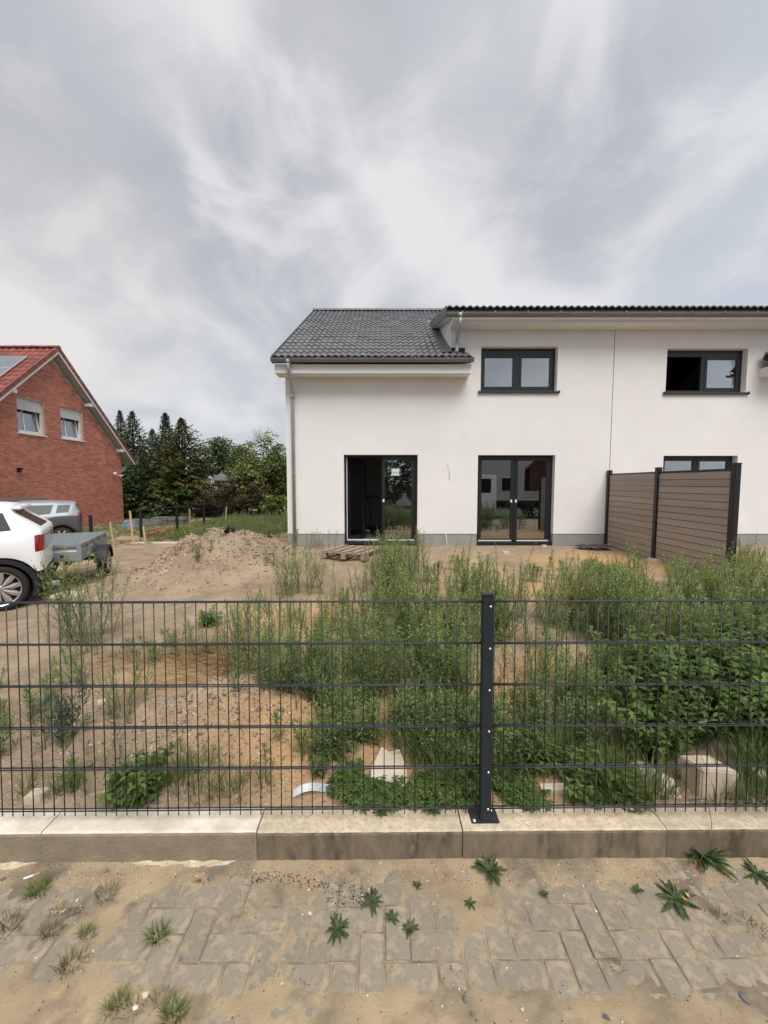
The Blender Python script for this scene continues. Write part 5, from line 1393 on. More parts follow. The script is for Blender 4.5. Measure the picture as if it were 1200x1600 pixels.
# patches in photo pixels: kind, centre px, base py, spread px, spread in depth (m), count, height factor
PATCH = {
 'centre': [('goose', 640, 1000, 75, .75, 95, 1.0), ('tall', 640, 930, 42, .45, 34, .84), ('goose', 560, 1075, 110, .45, 62, .85), ('goose', 470, 1090, 60, .30, 30, .75), ('goose', 690, 1090, 60, .35, 42, .8),
            ('low', 600, 1130, 90, .25, 30, 1.0), ('goose', 545, 985, 25, .25, 9, .8), ('goose', 720, 1010, 60, .5, 36, .85), ('goose', 770, 950, 65, .4, 24, .9), ('low', 760, 985, 60, .4, 22, 1.2), ('goose', 600, 915, 30, .3, 10, .9)],
 'right': [('goose', 1010, 1010, 120, .7, 105, 1.0), ('goose', 1140, 985, 70, .7, 55, 1.05), ('broad', 1110, 1130, 85, .40, 62, 1.0), ('broad', 1040, 1085, 80, .4, 38, .9), ('goose', 880, 985, 60, .5, 30, .9), ('broad', 1170, 1040, 60, .5, 30, 1.1),
           ('goose', 860, 1080, 65, .30, 34, .70), ('low', 900, 1110, 80, .3, 36, 1.0), ('goose', 940, 930, 90, .6, 34, .85), ('goose', 1110, 930, 70, .6, 26, .9), ('grass', 1040, 1160, 80, .18, 45, 1.2), ('grass', 1160, 1205, 45, .15, 34, 1.0)],
 'front': [('low', 700, 1150, 60, .2, 30, 1.0), ('grass', 700, 1160, 70, .25, 52, 1.0), ('leafy', 690, 1180, 40, .10, 14, .8), ('grass', 840, 1180, 110, .18, 70, 1.0), ('clover', 640, 1238, 70, .05, 26, 1.0), ('clover', 560, 1238, 30, .05, 12, 1.0),
           ('leafy', 830, 1200, 90, .10, 30, .7), ('clover', 860, 1240, 160, .04, 44, 1.0), ('grass', 970, 1215, 60, .10, 40, .9), ('low', 800, 1130, 90, .2, 34, .9), ('low', 500, 1160, 55, .2, 22, .9), ('leafy', 560, 1195, 30, .08, 8, .7), ('low', 780, 1200, 60, .1, 18, .8)],
 'left': [('low', 30, 1130, 45, .35, 20, 1.0), ('low', 60, 1040, 60, .5, 14, .9), ('low', 230, 1010, 70, .5, 22, .9), ('low', 130, 1030, 80, .4, 12, .8), ('grass', 250, 1050, 150, .6, 26, .7), ('low', 390, 1060, 60, .3, 18, 1.0), ('goose', 380, 1000, 60, .35, 26, .8),
          ('low', 300, 1240, 200, .08, 14, .8), ('grass', 330, 1235, 140, .06, 16, .8), ('low', 180, 1200, 130, .2, 10, .7), ('goose', 470, 965, 50, .3, 14, .7), ('low', 540, 940, 60, .4, 14, 1.0), ('grass', 100, 1235, 90, .05, 8, .7), ('low', 20, 1165, 30, .15, 10, 1.2)],
 'behind': [('low', 850, 900, 90, .6, 22, 1.0), ('low', 940, 905, 50, .5, 16, 1.0), ('low', 480, 880, 40, .5, 6, 1.0), ('low', 300, 856, 60, .5, 5, .9), ('low', 455, 858, 40, .2, 8, 1.3), ('goose', 1180, 905, 40, .5, 18, .8), ('low', 540, 862, 30, .3, 4, .8), ('low', 700, 905, 60, .5, 14, 1.0)],
 'straw': [('straw', 290, 1030, 130, .35, 26, 1.0), ('straw', 400, 1045, 90, .15, 18, 1.0), ('straw', 340, 1060, 60, .1, 10, .8), ('straw', 610, 1140, 60, .1, 5, .9), ('straw', 730, 990, 50, .2, 8, .6), ('straw', 990, 1120, 40, .1, 6, .6), ('straw', 520, 1065, 60, .1, 10, .8), ('dead', 640, 1010, 130, .6, 16, 1.0), ('dead', 990, 1020, 140, .6, 18, 1.0), ('dead', 800, 1130, 90, .3, 9, .8), ('dead', 430, 1060, 90, .4, 9, .8)],
}
KIND = {'centre': ('goosefoot_weeds', 'dense grey green goosefoot weeds growing in the middle of the plot'), 'right': ('lush_weeds', 'lush dark green weeds filling the right of the plot'), 'front': ('weed_undergrowth', 'low weeds, grass and clover along the fence foot'),
        'left': ('scattered_weeds', 'scattered low weeds on the sandy left of the plot'), 'behind': ('sparse_weeds', 'sparse low weeds before the white house'), 'straw': ('dry_straw', 'dry orange straw stalks lying on the sand')}
KEEP = [(602, 1203, 42), (1108, 1205, 60), (1015, 1215, 34), (862, 1232, 36), (493, 1240, 30)]
BARE = [(590, 1122, 45, 14), (725, 980, 30, 22), (910, 1035, 46, 20), (660, 1225, 22, 24), (985, 1135, 30, 14), (1000, 900, 60, 12), (345, 1140, 60, 60), (560, 960, 25, 14)]
for key, pats in PATCH.items():
    pl = []
    for (kind, cx, cy, sx_, sy, n, hf) in pats:
        c0 = gp(cx, cy); NN = int(n * {'goose': 1.75, 'tall': 1.6, 'broad': .95, 'clover': .5, 'leafy': .7, 'low': 1.0}.get(kind, 1.25) * (.85 if key == 'left' else 1)); hf = hf * (.72 if key == 'left' and kind != 'grass' else 1)
        hubs = [(RNG.normal() * sx_ * .62 * c0.y / FPX, RNG.normal() * sy * .6) for _ in range(max(3, int(NN / 5)))]; hubh = [U(.72, 1.22) for _ in hubs]
        for _ in range(NN):
            for tr in range(6):
                hb_ = int(RNG.integers(0, len(hubs))); x = c0.x + hubs[hb_][0] + RNG.normal() * .075 * (1 if kind != 'straw' else 3); y = c0.y + hubs[hb_][1] + RNG.normal() * .09
                if y < 1.99: y = 1.99 + abs(RNG.normal()) * .06
                z = h1(x, y); d = Vector((x, y, z - CAMH)); f = CP * d.y - SP * d.z; ppx = 600 + FPX * d.x / f; ppy = 800 - FPX * (SP * d.y + CP * d.z) / f
                bad = any(((ppx - bx) / bw_) ** 2 + ((ppy - by) / bh_) ** 2 < 1 for bx, by, bw_, bh_ in BARE) or any(abs(ppx - kx) < kr and abs(ppy - ky) < kr * .72 for kx, ky, kr in KEEP)
                bad = bad or (y > YF - 0.15 and x > XL)
                if not bad: break
            if bad: continue
            s = hf * hubh[hb_] * U(.75, 1.12)
            pl.append((random.choice(TI[kind]), (x, y, z - .01), U(0, 6.28) if kind != 'straw' else U(-.5, .5), s, U(-.13, .13), U(-.13, .13)))
    V, F, Mi = scatter_np(ALLT, pl)
    setk(mesh_np(KIND[key][0], V, F, PLM, Mi), 'stuff')['label'] = KIND[key][1]
def scat_obj(name, pl):
    V, F, Mi = scatter_np(ALLT, pl); o = Vector(pl[0][1]); return mesh_np(name, V - np.array(o), F, PLM, Mi, loc=o)
def clump(name, label, cat, kind, px, py, n, r, hf, group=None, lean=.25):
    c = gp(px, py); pl = []
    for i in range(n):
        a = U(0, 6.28); q = r * math.sqrt(i / max(n, 1)); x, y = c.x + q * math.cos(a), c.y + q * math.sin(a) * .8
        if y < 1.99: y = 1.99
        pl.append((random.choice(TI[kind]), (x, y, h1(x, y) - .01), U(0, 6.28), hf * U(.8, 1.15), U(-lean, lean), U(-lean, lean)))
    return tag(scat_obj(name, pl), label, cat, group)
G1 = 'weed clumps standing apart on the plot'
clump('weed_clump', 'tall pale goosefoot clump beside the white SUV wheel, before the trailer', 'weed', 'tall', 122, 1000, 24, .34, .92, G1)
clump('weed_clump', 'round bushy weed at the foot of the soil mound, left of the pallet', 'weed', 'goose', 468, 927, 20, .36, .92, G1)
clump('weed_clump', 'tallest light green goosefoot clump in front of the open patio door', 'weed', 'tall', 632, 915, 26, .42, .86, G1)
clump('weed_clump', 'dark green weed clump low on the sand, left of the small gravel heap', 'weed', 'goose', 200, 1118, 9, .14, .55, G1)
clump('weed_clump', 'bushy dark leafy weed close behind the pale new kerb', 'weed', 'leafy', 214, 1246, 11, .115, .80, G1)
clump('weed_clump', 'grey green weed tuft on the sand at the far left', 'weed', 'grey', 92, 1160, 6, .10, .75, G1)
clump('weed_clump', 'mugwort clump above the dry straw, left of the thicket', 'weed', 'goose', 396, 1028, 14, .25, .9, G1)
clump('weed_clump', 'small round weed on the bare sand before the soil mound', 'weed', 'leafy', 330, 975, 6, .10, .8, G1)
clump('weed_clump', 'single small weed growing on the soil mound', 'weed', 'low', 308, 876, 4, .10, .9, G1)
clump('weed_clump', 'weeds growing at the house corner by the downpipe', 'weed', 'goose', 496, 856, 9, .30, .62, G1)
clump('weed_clump', 'low green patch in the orange sand before the privacy screen', 'weed', 'low', 935, 908, 9, .22, 1.1, G1)
stl = [(728, 925), (748, 935), (702, 918), (905, 945), (960, 958), (1045, 935), (1080, 930), (1100, 935), (1125, 945), (520, 905), (812, 940), (850, 945), (1172, 925), (1010, 950), (780, 925), (985, 930), (655, 930)]
STL = ['thin seeding stalk left of the fence post, under the shut patio door', 'thin seeding stalk just left of the fence post top', "thin seeding stalk to the left of the tall clump's right edge, before bare gravel", "thin seeding stalk before the shut door's right jamb", "thin seeding stalk in front of the foot of the privacy screen's house end", 'thin seeding stalk before the middle post of the privacy screen', 'thin seeding stalk before the middle of the outer screen panel', 'thin seeding stalk before the right part of the outer screen panel', 'thin seeding stalk right at the outer end post of the privacy screen', 'thin seeding stalk alone below the wooden pallet', 'thin seeding stalk just right of the fence post', "thin seeding stalk below the shut patio door's right leaf", 'thin seeding stalk at the right edge beyond the privacy screen', 'thin seeding stalk left of the middle post of the privacy screen', 'thin seeding stalk close behind the fence post', 'thin seeding stalk on the orange sand before the inner screen panel', 'thin seeding stalk at the right edge of the tallest weed clump']
for (sx_, sy), slab_ in zip(stl, STL):
    c = gp(sx_, sy); o = scat_obj('weed_stalk', [(random.choice(TI['stalk']), (c.x, c.y, c.z - .01), U(0, 6), U(.75, 1.25), U(-.1, .1), U(-.1, .1))])
    tag(o, slab_, 'weed', 'thin seeding stalks above the fence')

# grass behind the mounds and in the neighbour's yard
pl = []
for _ in range(1500):
    y = U(13.0, 24.0); x = U(-14.2, -2.7)
    z = h1(x, y); d = Vector((x, y, z - CAMH)); f = CP * d.y - SP * d.z; ppx = 600 + FPX * d.x / f
    if ppx > 449 or (x < -9.6 and y < 12.6): continue
    if y < 15.2 and ppx < 360: continue
    inner = x > -9.3
    pl.append((random.choice(TI['meadow']), (x, y, z - .01), U(0, 6.28), U(.8, 1.6) if inner else U(.3, .6), 0, 0))
for _ in range(1300):
    y = U(14.6, 22.5); x = U(-14.6, -8.6)
    if math.hypot(x + 12.5, y - 14) < 1.6: continue
    pl.append((random.choice(TI['meadow']), (x, y, h1(x, y) - .01), U(0, 6.28), U(.3, .55), 0, 0))
for _ in range(260):
    y = U(16, 22); x = U(-7.5, -3.2); pl.append((random.choice(TI['goose']), (x, y, h1(x, y) - .01), U(0, 6.28), U(.6, 1.2), 0, 0))
V, F, Mi = scatter_np(ALLT, pl); setk(mesh_np('meadow_grass', V, F, PLM, Mi), 'stuff')

# ---------------------------------------------------------------- weeds on the pavement
def rosette(px, py, n, L, label, lobes=True, el0=.12, group='rosettes on the sandy pavement'):
    d = ray(px, py); t = -(CAMH - .003) / d.z; p = Vector((d.x * t, d.y * t, 0.002))
    r = thing('dandelion', label, 'weed', p, U(0, 6), group)
    for i in range(n):
        az = 2 * PI * i / n * 1.0 + U(-.25, .25); l = L * U(.7, 1.15); w = l * .088; el = el0 + U(-.08, .22) + (.35 if i % 3 == 0 else 0)
        m = MB(); N = 9; prev = None; c_ = lambda s_: rdir(az, el) * l * s_ - UP * (l * .30 * s_ * s_ - 0.004)
        sd = np.array([-math.sin(az), math.cos(az), 0.0])
        for k in range(N + 1):
            s_ = k / N; ww = w * math.sin(PI * min(.98, .10 + s_ * .86)) * ((1.28 if k % 2 else .78) if lobes else 1.3) + .0006
            a, b, c2 = c_(s_) + sd * ww, c_(s_) - UP * ww * .22, c_(s_) - sd * ww
            a = a + UP * ww * .15; c2 = c2 + UP * ww * .15
            for q in (a, b, c2): q[2] = max(q[2], .003)
            if prev is not None: m.face([prev[0], a, b, prev[1]]); m.face([prev[1], b, c2, prev[2]])
            prev = (a, b, c2)
        m.build('leaf', M_ROS, r)
rosette(765, 1362, 22, .085, 'bright green dandelion rosette on the pavement below the fence post', el0=.35)
rosette(1097, 1340, 32, .135, 'largest dark green rosette, growing against the kerb at the right', el0=.45)
rosette(1055, 1406, 17, .10, 'flat star shaped dandelion rosette on bare pavers at the right')
rosette(581, 1408, 14, .060, 'small dark rosette in the sand, nearer the kerb of the two in the middle')
rosette(528, 1452, 16, .060, 'small dark rosette in the sand, farther from the kerb of the two in the middle')
rosette(1182, 1366, 14, .08, 'grey green rosette at the right edge of the pavement')
rosette(805, 1332, 9, .07, 'flat sprawling weed at the kerb foot right of the post', False)
rosette(652, 1386, 10, .028, 'tiny bright green seedling in the sand below the left panel', False, .5)
rosette(735, 1413, 10, .030, 'tiny green seedling between pavers, below the bright rosette', False, .3)
rosette(850, 1400, 9, .030, 'tiny green sprout between pavers right of the bright rosette', False, .6)
rosette(997, 1393, 10, .035, 'small weed sprout left of the star shaped rosette', False, .5)
rosette(640, 1452, 12, .040, 'low dull sprout in the joint right of the two small rosettes', False, .2)
rosette(612, 1436, 10, .036, 'low dull sprout in the joint nearest the two small rosettes', False, .2)
rosette(1197, 1325, 12, .07, 'green leaves at the kerb foot at the right edge', False, .6)
def ptuft(px, py, kind, n, r, s, label):
    d = ray(px, py); t = -CAMH / d.z; pl = []
    for i in range(n): pl.append((random.choice(TI[kind]), (d.x * t + U(-r, r), d.y * t + U(-r, r) * .5, 0.0), U(0, 6), s * U(.8, 1.2), U(-.2, .2), U(-.2, .2)))
    tag(scat_obj('grass_tuft', pl), label, 'grass tuft', 'grass tufts on the pavement')
ptuft(248, 1465, 'turf', 3, .02, .95, 'bright green upright grass tuft standing alone on the sand')
ptuft(62, 1395, 'turf', 4, .03, .95, 'green slanting grass tuft nearest the kerb on the left')
ptuft(20, 1450, 'dryturf', 3, .04, .9, 'green brown tuft at the left edge of the pavement'); ptuft(165, 1400, 'dryturf', 2, .02, .8, 'brownish grass wisp beside dark pebbles near the kerb')
ptuft(78, 1462, 'dryturf', 3, .03, .7, 'thin yellow green tuft right of the left edge'); ptuft(135, 1458, 'turf', 3, .03, .6, 'small yellowish tuft left of the bright green one')
ptuft(100, 1512, 'dryturf', 3, .03, .8, 'dull tuft trailing towards the lower left'); ptuft(110, 1418, 'dryturf', 3, .05, .5, 'short brown grass between the two left tufts')
ptuft(175, 1572, 'turf', 4, .05, .7, 'yellow green tuft at the bottom edge, left one of the pair'); ptuft(290, 1578, 'turf', 5, .06, .8, 'yellow green tuft at the bottom edge, right one of the pair')
ptuft(230, 1568, 'dryturf', 3, .04, .6, 'faded grass joining the pair of tufts at the bottom edge'); ptuft(1165, 1444, 'dryturf', 4, .08, .6, 'faded grass in a paver joint at the right edge')
ptuft(960, 1510, 'dryturf', 1, .01, .5, 'short faded moss in a joint at the lower right')
# ---------------------------------------------------------------- trees behind the brick house
M_TRUNK = pmat('bark', (0.075, 0.055, 0.04), (0.05, 0.037, 0.028), scale=6, rough=0.95, bump=0.5, stretch=(4, 4, 1))
def tmat(name, c1, c2): return pmat(name, c1, c2, scale=0.8, detail=3, rough=0.7, island=0.45, transl=0.15, spec=0.25)
def conifer(px, py_top, Y, width, mat, label, name='conifer', droop=.25, dens=1.0, py_base=None):
    top = at(px, py_top, Y); x, y = top.x, Y; zb = h1(x, y) if Y < 390 else 0; Ht = top.z - zb
    r = thing(name, label, 'tree', (x, y, zb), 0, 'conifers behind the brick house')
    MB().tube([(0, 0, -.2), (0, 0, Ht * .5), (0, 0, Ht * .96)], [.16, .10, .02], 8).build('trunk', M_TRUNK, r, smooth=True)
    p = PB(); n = int(430 * dens * Ht / 6)
    for i in range(n):
        t = (i + U(0, 1)) / n; t = t ** .85; z = Ht * (.02 + .96 * t); az = i * 2.39996 + U(-.3, .3); L = width * ((1 - t) ** .74) * U(.5, 1.3) * (1 + .28 * math.sin(az * 2 + z * 1.7 + px)) + .05
        el = .35 - droop * (1 - t) * 1.6 + t * .5; d = rdir(az, el); b = np.array([0, 0, z])
        k = max(3, int(L / .15))
        for q in range(k):
            f = .25 + .78 * (q + U(0, 1)) / k; pp = b + d * L * f - UP * droop * L * f * f * .5
            for _ in range(3):
                l = U(.20, .38) * (.38 + .72 * (1 - t)); p.leaf(pp, rdir(az + U(-1.1, 1.1), el + U(-.7, .5)), rdir(U(0, 6.28), U(.4, 1.5)), l, l * U(.28, .5), 0, droop)
    for _ in range(6): p.leaf(np.array([U(-.05, .05), U(-.05, .05), Ht * U(.93, .98)]), rdir(U(0, 6), U(1.0, 1.5)), rdir(U(0, 6), .2), U(.2, .34), .05, 0)
    V, F, Mi = p.get(); mesh_np('crown', V, F, mat, Mi, parent=r)
def broad_tree(px, py_top, Y, wpx, py_bot, mat, label, n=70, lf=.20, name='deciduous_tree', cat='tree', group='leafy trees and shrubs behind the meadow', trunk=True, per=95, spiky=0.0):
    top = at(px, py_top, Y); bot = at(px, py_bot, Y); x, y = top.x, Y; zb = h1(x, y); R_ = wpx / 2 * Y / FPX; Ht = top.z - zb; cz0 = max(bot.z - zb, .1)
    r = thing(name, label, cat, (x, y, zb), 0, group)
    hz = (Ht - cz0) / 2; cz = cz0 + hz; cl = []
    for i in range(n):
        v = np.array([RNG.normal() for _ in range(3)]); v /= np.linalg.norm(v); q = RNG.random() ** .45
        lump = 1 + .22 * math.sin(v[0] * 5 + px) + .18 * math.sin(v[1] * 4 + v[2] * 6 + px * 2)
        cl.append(np.array([v[0] * R_ * q * lump, v[1] * R_ * .8 * q * lump, cz + v[2] * hz * q * min(lump, 1.1)]))
    m = MB(); 
    if trunk:
        m.tube([(0, 0, -.2), (.05, 0, cz0 * .6 + .2), (0, .05, cz)], [.14, .11, .05], 8)
        for c_ in cl[:14]: m.tube([(0, 0, cz0 * .7 + .2), tuple(c_ * .5 + np.array([0, 0, cz * .25])), tuple(c_)], [.05, .03, .01], 5)
    else:
        for c_ in cl[:10]: m.tube([(0, 0, 0), tuple(c_ * .6), tuple(c_)], [.03, .02, .008], 5)
    m.build('trunk', M_TRUNK, r, smooth=True)
    p = PB()
    for c_ in cl:
        rad = .38 * (R_ + hz) / 2 * U(.5, 1.0)
        for _ in range(per):
            v = RNG.normal(size=3); v /= np.linalg.norm(v); pp = c_ + v * rad * RNG.random() ** .5 * np.array([1, 1, .75]); l = lf * U(.6, 1.3)
            p.leaf(pp, v * .6 + rdir(U(0, 6.28), U(-.6, .4)), rdir(U(0, 6.28), U(.3, 1.5)), l, l * U(.4, .65), 0, .2)
    if spiky:
        for _ in range(26):
            b = np.array([U(-.3, .3) * R_, U(-.3, .3), Ht - .15]); p.stem([b, b + np.array([U(-.15, .15), 0, spiky * .5]), b + np.array([U(-.3, .3), 0, spiky * U(.7, 1)])], .012, .005, 0)
    V, F, Mi = p.get(); mesh_np('crown', V, F, mat, Mi, parent=r)
T_DK = tmat('dark_conifer', (0.062, 0.100, 0.038), (0.085, 0.118, 0.044)); T_BL = tmat('blue_spruce', (0.062, 0.090, 0.076), (0.048, 0.072, 0.062))
T_GD = tmat('golden_thuja', (0.140, 0.115, 0.034), (0.070, 0.095, 0.032)); T_GR = tmat('tree_green', (0.115, 0.160, 0.046), (0.085, 0.122, 0.038))
T_YG = tmat('yellow_green', (0.185, 0.220, 0.058), (0.140, 0.175, 0.05)); T_BR = tmat('brown_hedge', (0.115, 0.088, 0.045), (0.070, 0.070, 0.034))
conifer(187, 640, 28.5, 1.5, T_BL, 'slim blue grey conifer just right of the brick gable roof')
conifer(206, 641, 28.0, 2.0, T_DK, 'tallest dark conifer behind the brick house eave', dens=1.3)
conifer(238, 670, 29.0, 1.6, T_DK, 'short dark conifer between the tallest one and the blue spruce', dens=1.2)
conifer(258, 644, 27.5, 1.7, T_BL, 'blue spruce with a pointed top in the middle of the conifers', 'spruce', droop=.15, dens=1.3)
conifer(283, 652, 26.0, 2.5, T_GD, 'broad golden green thuja to the right of the blue spruce', 'thuja', dens=1.6)
conifer(222, 712, 25.5, 1.9, T_DK, 'dark low conifer in the shade behind the brick corner', dens=1.3)
conifer(265, 725, 25.0, 1.6, T_GR, 'low green conifer at the foot of the golden thuja', dens=1.3)
conifer(186, 715, 26.0, 1.6, T_DK, 'dark conifer hidden half behind the brick corner', dens=1.3)
conifer(308, 715, 26.5, 1.5, T_DK, 'low dark conifer right of the golden thuja', dens=1.2)
broad_tree(343, 672, 31.0, 72, 765, T_GR, 'round green tree between the thuja and the shrubs', n=70)
broad_tree(378, 690, 33.0, 50, 765, T_GR, 'smaller dark tree behind the round green one', n=50)
broad_tree(410, 686, 27.0, 96, 790, T_YG, 'bushy yellow green tree next to the white house corner', n=90, spiky=1.0)
broad_tree(436, 694, 26.0, 62, 790, T_GR, 'dark green bush tight behind the white house corner', n=50)
broad_tree(385, 726, 25.0, 50, 775, T_YG, 'pale leafy shrub above the brown hedge', n=40, name='shrub', cat='shrub', trunk=False)
broad_tree(345, 748, 24.5, 70, 795, T_BR, 'reddish brown hedge shrub below the grey parasol', n=46, name='shrub', cat='shrub', trunk=False, lf=.13)
broad_tree(392, 752, 24.2, 56, 795, T_BR, 'brown hedge shrub at the end of the meadow', n=40, name='shrub', cat='shrub', trunk=False, lf=.13)
broad_tree(428, 765, 23.5, 44, 800, T_YG, 'low green shrub at the meadow edge beside the white house', n=30, name='shrub', cat='shrub', trunk=False)
broad_tree(304, 755, 25.0, 56, 795, T_DK, 'dark shrub behind the wire garden fence', n=40, name='shrub', cat='shrub', trunk=False)
for k_, (px_q, lab_q) in enumerate(((330, 'low dark shrub closing the gap under the round green tree'), (372, 'low dark shrub closing the gap behind the brown hedge'), (418, 'low dark shrub behind the pale one beside the white house'))):
    broad_tree(px_q, 764, 29.5, 64, 797, T_DK, lab_q, n=40, name='shrub', cat='shrub', trunk=False)
for i, (x, y, h_) in enumerate(((-3.0, -12, 5.5), (0.2, -13, 6.5), (3.2, -12.5, 5.2))):
    lab = ['leafy street tree mirrored dark in the open patio door', 'tall street tree mirrored dark in the fixed door leaf', 'short street tree mirrored between the patio doors'][i]
    r = thing('street_tree', lab, 'tree', (x, y, -.05)); MB().tube([(0, 0, -.1), (.05, 0, 1.2), (0, 0, h_ * .7)], [.14, .1, .04], 8).build('trunk', M_TRUNK, r); p = PB()
    for _ in range(3500):
        v = RNG.normal(size=3); v /= np.linalg.norm(v); pp = np.array([v[0] * 1.9, v[1] * 1.6, h_ * .5 + v[2] * h_ * .48]) * np.array([1, 1, 1]) * (RNG.random() ** .3); l = U(.2, .4); p.leaf(pp, rdir(U(0, 6), U(-.7, .7)), rdir(U(0, 6), U(.3, 1.5)), l, l * .55, 0)
    V, F, Mi = p.get(); mesh_np('crown', V, F, T_GR, Mi, parent=r)
# grey garden parasol among the shrubs
c = at(346, 744, 25.6); M_PAR = pmat('grey_canvas', (0.13, 0.135, 0.14), (0.10, 0.105, 0.11), scale=3, rough=0.85)
par = thing('garden_parasol', 'grey garden parasol roof among the shrubs', 'parasol', (c.x, 25.6, h1(c.x, 25.6))); hz = at(346, 739, 25.6).z - root_loc(par).z
m = MB()
for k in range(8):
    a0, a1 = 2 * PI * k / 8, 2 * PI * (k + 1) / 8; Rr = .72; lo = hz - .48
    m.face([(0, 0, hz), (Rr * .5 * math.cos(a0), Rr * .5 * math.sin(a0), hz - .17), (Rr * .5 * math.cos(a1), Rr * .5 * math.sin(a1), hz - .17)])
    m.face([(Rr * .5 * math.cos(a0), Rr * .5 * math.sin(a0), hz - .17), (Rr * math.cos(a0), Rr * math.sin(a0), lo), (Rr * math.cos(a1), Rr * math.sin(a1), lo), (Rr * .5 * math.cos(a1), Rr * .5 * math.sin(a1), hz - .17)])
m.build('canopy', M_PAR, par); MB().tube([(0, 0, 0), (0, 0, hz + .08)], .025, 8).build('pole', M_SHUT, par)

# ---------------------------------------------------------------- garden wire fence beyond the parking place
fpts = []
for (px, pyt) in ((141, 805), (219, 795), (276, 790), (318, 786), (352, 783)):
    Yp = {141: 12.6, 219: 15.9, 276: 17.9, 318: 20.0, 352: 22.0}[px]; p = at(px, pyt, Yp); fpts.append(Vector((p.x, Yp, p.z)))
gf = thing('garden_fence', 'dark wire mesh garden fence with black posts between parking place and meadow', 'fence', (fpts[1].x, fpts[1].y, h1(fpts[1].x, fpts[1].y)))
for p in fpts:
    g = h1(p.x, p.y); MB().boxm(p.x - .045, p.x + .045, p.y - .03, p.y + .03, g - .1, p.z).build('post', M_BLACK, gf, world=True, bevel=.004)
m = MB(); m2 = MB()
for a, b in zip(fpts[1:-1], fpts[2:]):
    ga, gb = h1(a.x, a.y) + .05, h1(b.x, b.y) + .05; n = int((b - a).length / .10)
    for k in range(6):
        f = k / 5; m2.tube([(a.x, a.y, ga + (a.z - .05 - ga) * f), (b.x, b.y, gb + (b.z - .05 - gb) * f)], .006 if k < 5 else .014, 4)
    for i in range(1, n):
        f = i / n; q = a + (b - a) * f; m.tube([(q.x, q.y, ga + (gb - ga) * f), (q.x, q.y, q.z - .05)], .0035, 3, cap=False)
setk(m.build('mesh_wires', M_BLACK, gf, world=True), 'stuff'); m2.build('line_wire', M_BLACK, gf, world=True)
def lumpy_(w, d_, h_, seed, mat, name, loc):
    m = MB(); nx, ny = 16, 8; rng = random.Random(seed)
    P = [[(w * (i / nx - .5), d_ * (j / ny - .5), h_ * (math.sin(PI * i / nx) * math.sin(PI * j / ny)) ** .6 * rng.uniform(.7, 1.15) if 0 < i < nx and 0 < j < ny else -.05) for i in range(nx + 1)] for j in range(ny + 1)]
    for j in range(ny):
        for i in range(nx): m.face([P[j][i], P[j][i + 1], P[j + 1][i + 1], P[j + 1][i]])
    o = m.build(name, mat, None); o.location = loc; return o
# survey stakes, pipes, slab, piled things along it
M_WOOD = pmat('fresh_wood', (0.50, 0.36, 0.22), (0.42, 0.29, 0.17), scale=6, rough=0.8, stretch=(6, 6, .6), rnd=.1); M_WOODO = pmat('grey_wood', (0.33, 0.255, 0.18), (0.25, 0.19, 0.13), scale=5, rough=0.85, stretch=(1, 6, 6))
for (px, t_, b_, Y, tilt, lab) in ((203, 798, 836, 15.0, -.06, 'tall wooden stake left of the nearer black fence post'), (172, 815, 843, 14.0, -.12, 'pale wooden stake between the hatchback and the tall stake'), (224, 822, 838, 14.6, -.1, 'short pale stake in front of the black fence post'),
                             (296, 795, 806, 19.0, 0, 'small stake behind the wire fence'), (354, 792, 801, 21.0, .1, 'short pale stake in the meadow grass')):
    a = at(px, t_, Y); g = h1(a.x, Y); L = at(px, t_, Y).z - g; 
    o = MB().boxm(-.030, .030, -.02, .02, -.15, L).build('wooden_stake', M_WOOD, None, bevel=.004); o.location = (a.x - tilt * L, Y, g); o.rotation_euler = (0, tilt, 0); tag(o, lab, 'stake', 'wooden stakes by the garden fence')
M_ORP = pmat('orange_pipe', (0.42, 0.095, 0.035), (0.36, 0.08, 0.03), scale=4, rough=0.4)
for (a, b, lab) in (((234, 837), (250, 833), 'short orange drain pipe lying left of the longer one'), ((252, 834), (271, 829), 'longer orange drain pipe lying on the grass edge')):
    p, q = gp(*a), gp(*b); 
    if (p - q).length > 2.5: q = p + (q - p).normalized() * 1.2
    m = MB(); m.tube([p + Vector((0, 0, .07)), q + Vector((0, 0, .07))], .075, 14); m.tube([q + Vector((0, 0, .07)) - (q - p).normalized() * .14, q + Vector((0, 0, .07))], .095, 14); tag(m.build('drain_pipe', M_ORP, None, smooth=True), lab, 'pipe', 'orange drain pipes')
a, b = at(203, 846, 11.6), at(352, 847, 11.6); m = MB(); zz_ = max(h1(a.x, 11.6), h1(b.x, 11.6)); a = gp(206, 849); Yf = a.y; a = at(206, 849, Yf); b = at(350, 846, Yf); m.boxm(a.x, b.x, Yf - .12, Yf + .20, a.z - .5, a.z + .035)
tag(m.build('foundation_strip', M_STONE, None, bevel=.015), 'long pale concrete strip lying behind the soil mound', 'concrete strip')
p, q = at(175, 848, 12.2), at(228, 838, 13.4); p = gp(203, 843)
tag(lumpy_(1.5, .7, .16, 9, M_SOIL, 'earth_bank', (p.x, p.y, p.z - .02)), 'low bank of earth beside the wooden stakes', 'earth bank')
M_BLUE = pmat('blue_tarp', (0.04, 0.12, 0.19), (0.22, 0.25, 0.27), scale=5, rough=0.5); M_BIN = pmat('stacked_pavers', (0.20, 0.17, 0.15), (0.14, 0.125, 0.115), scale=3, rough=0.9)
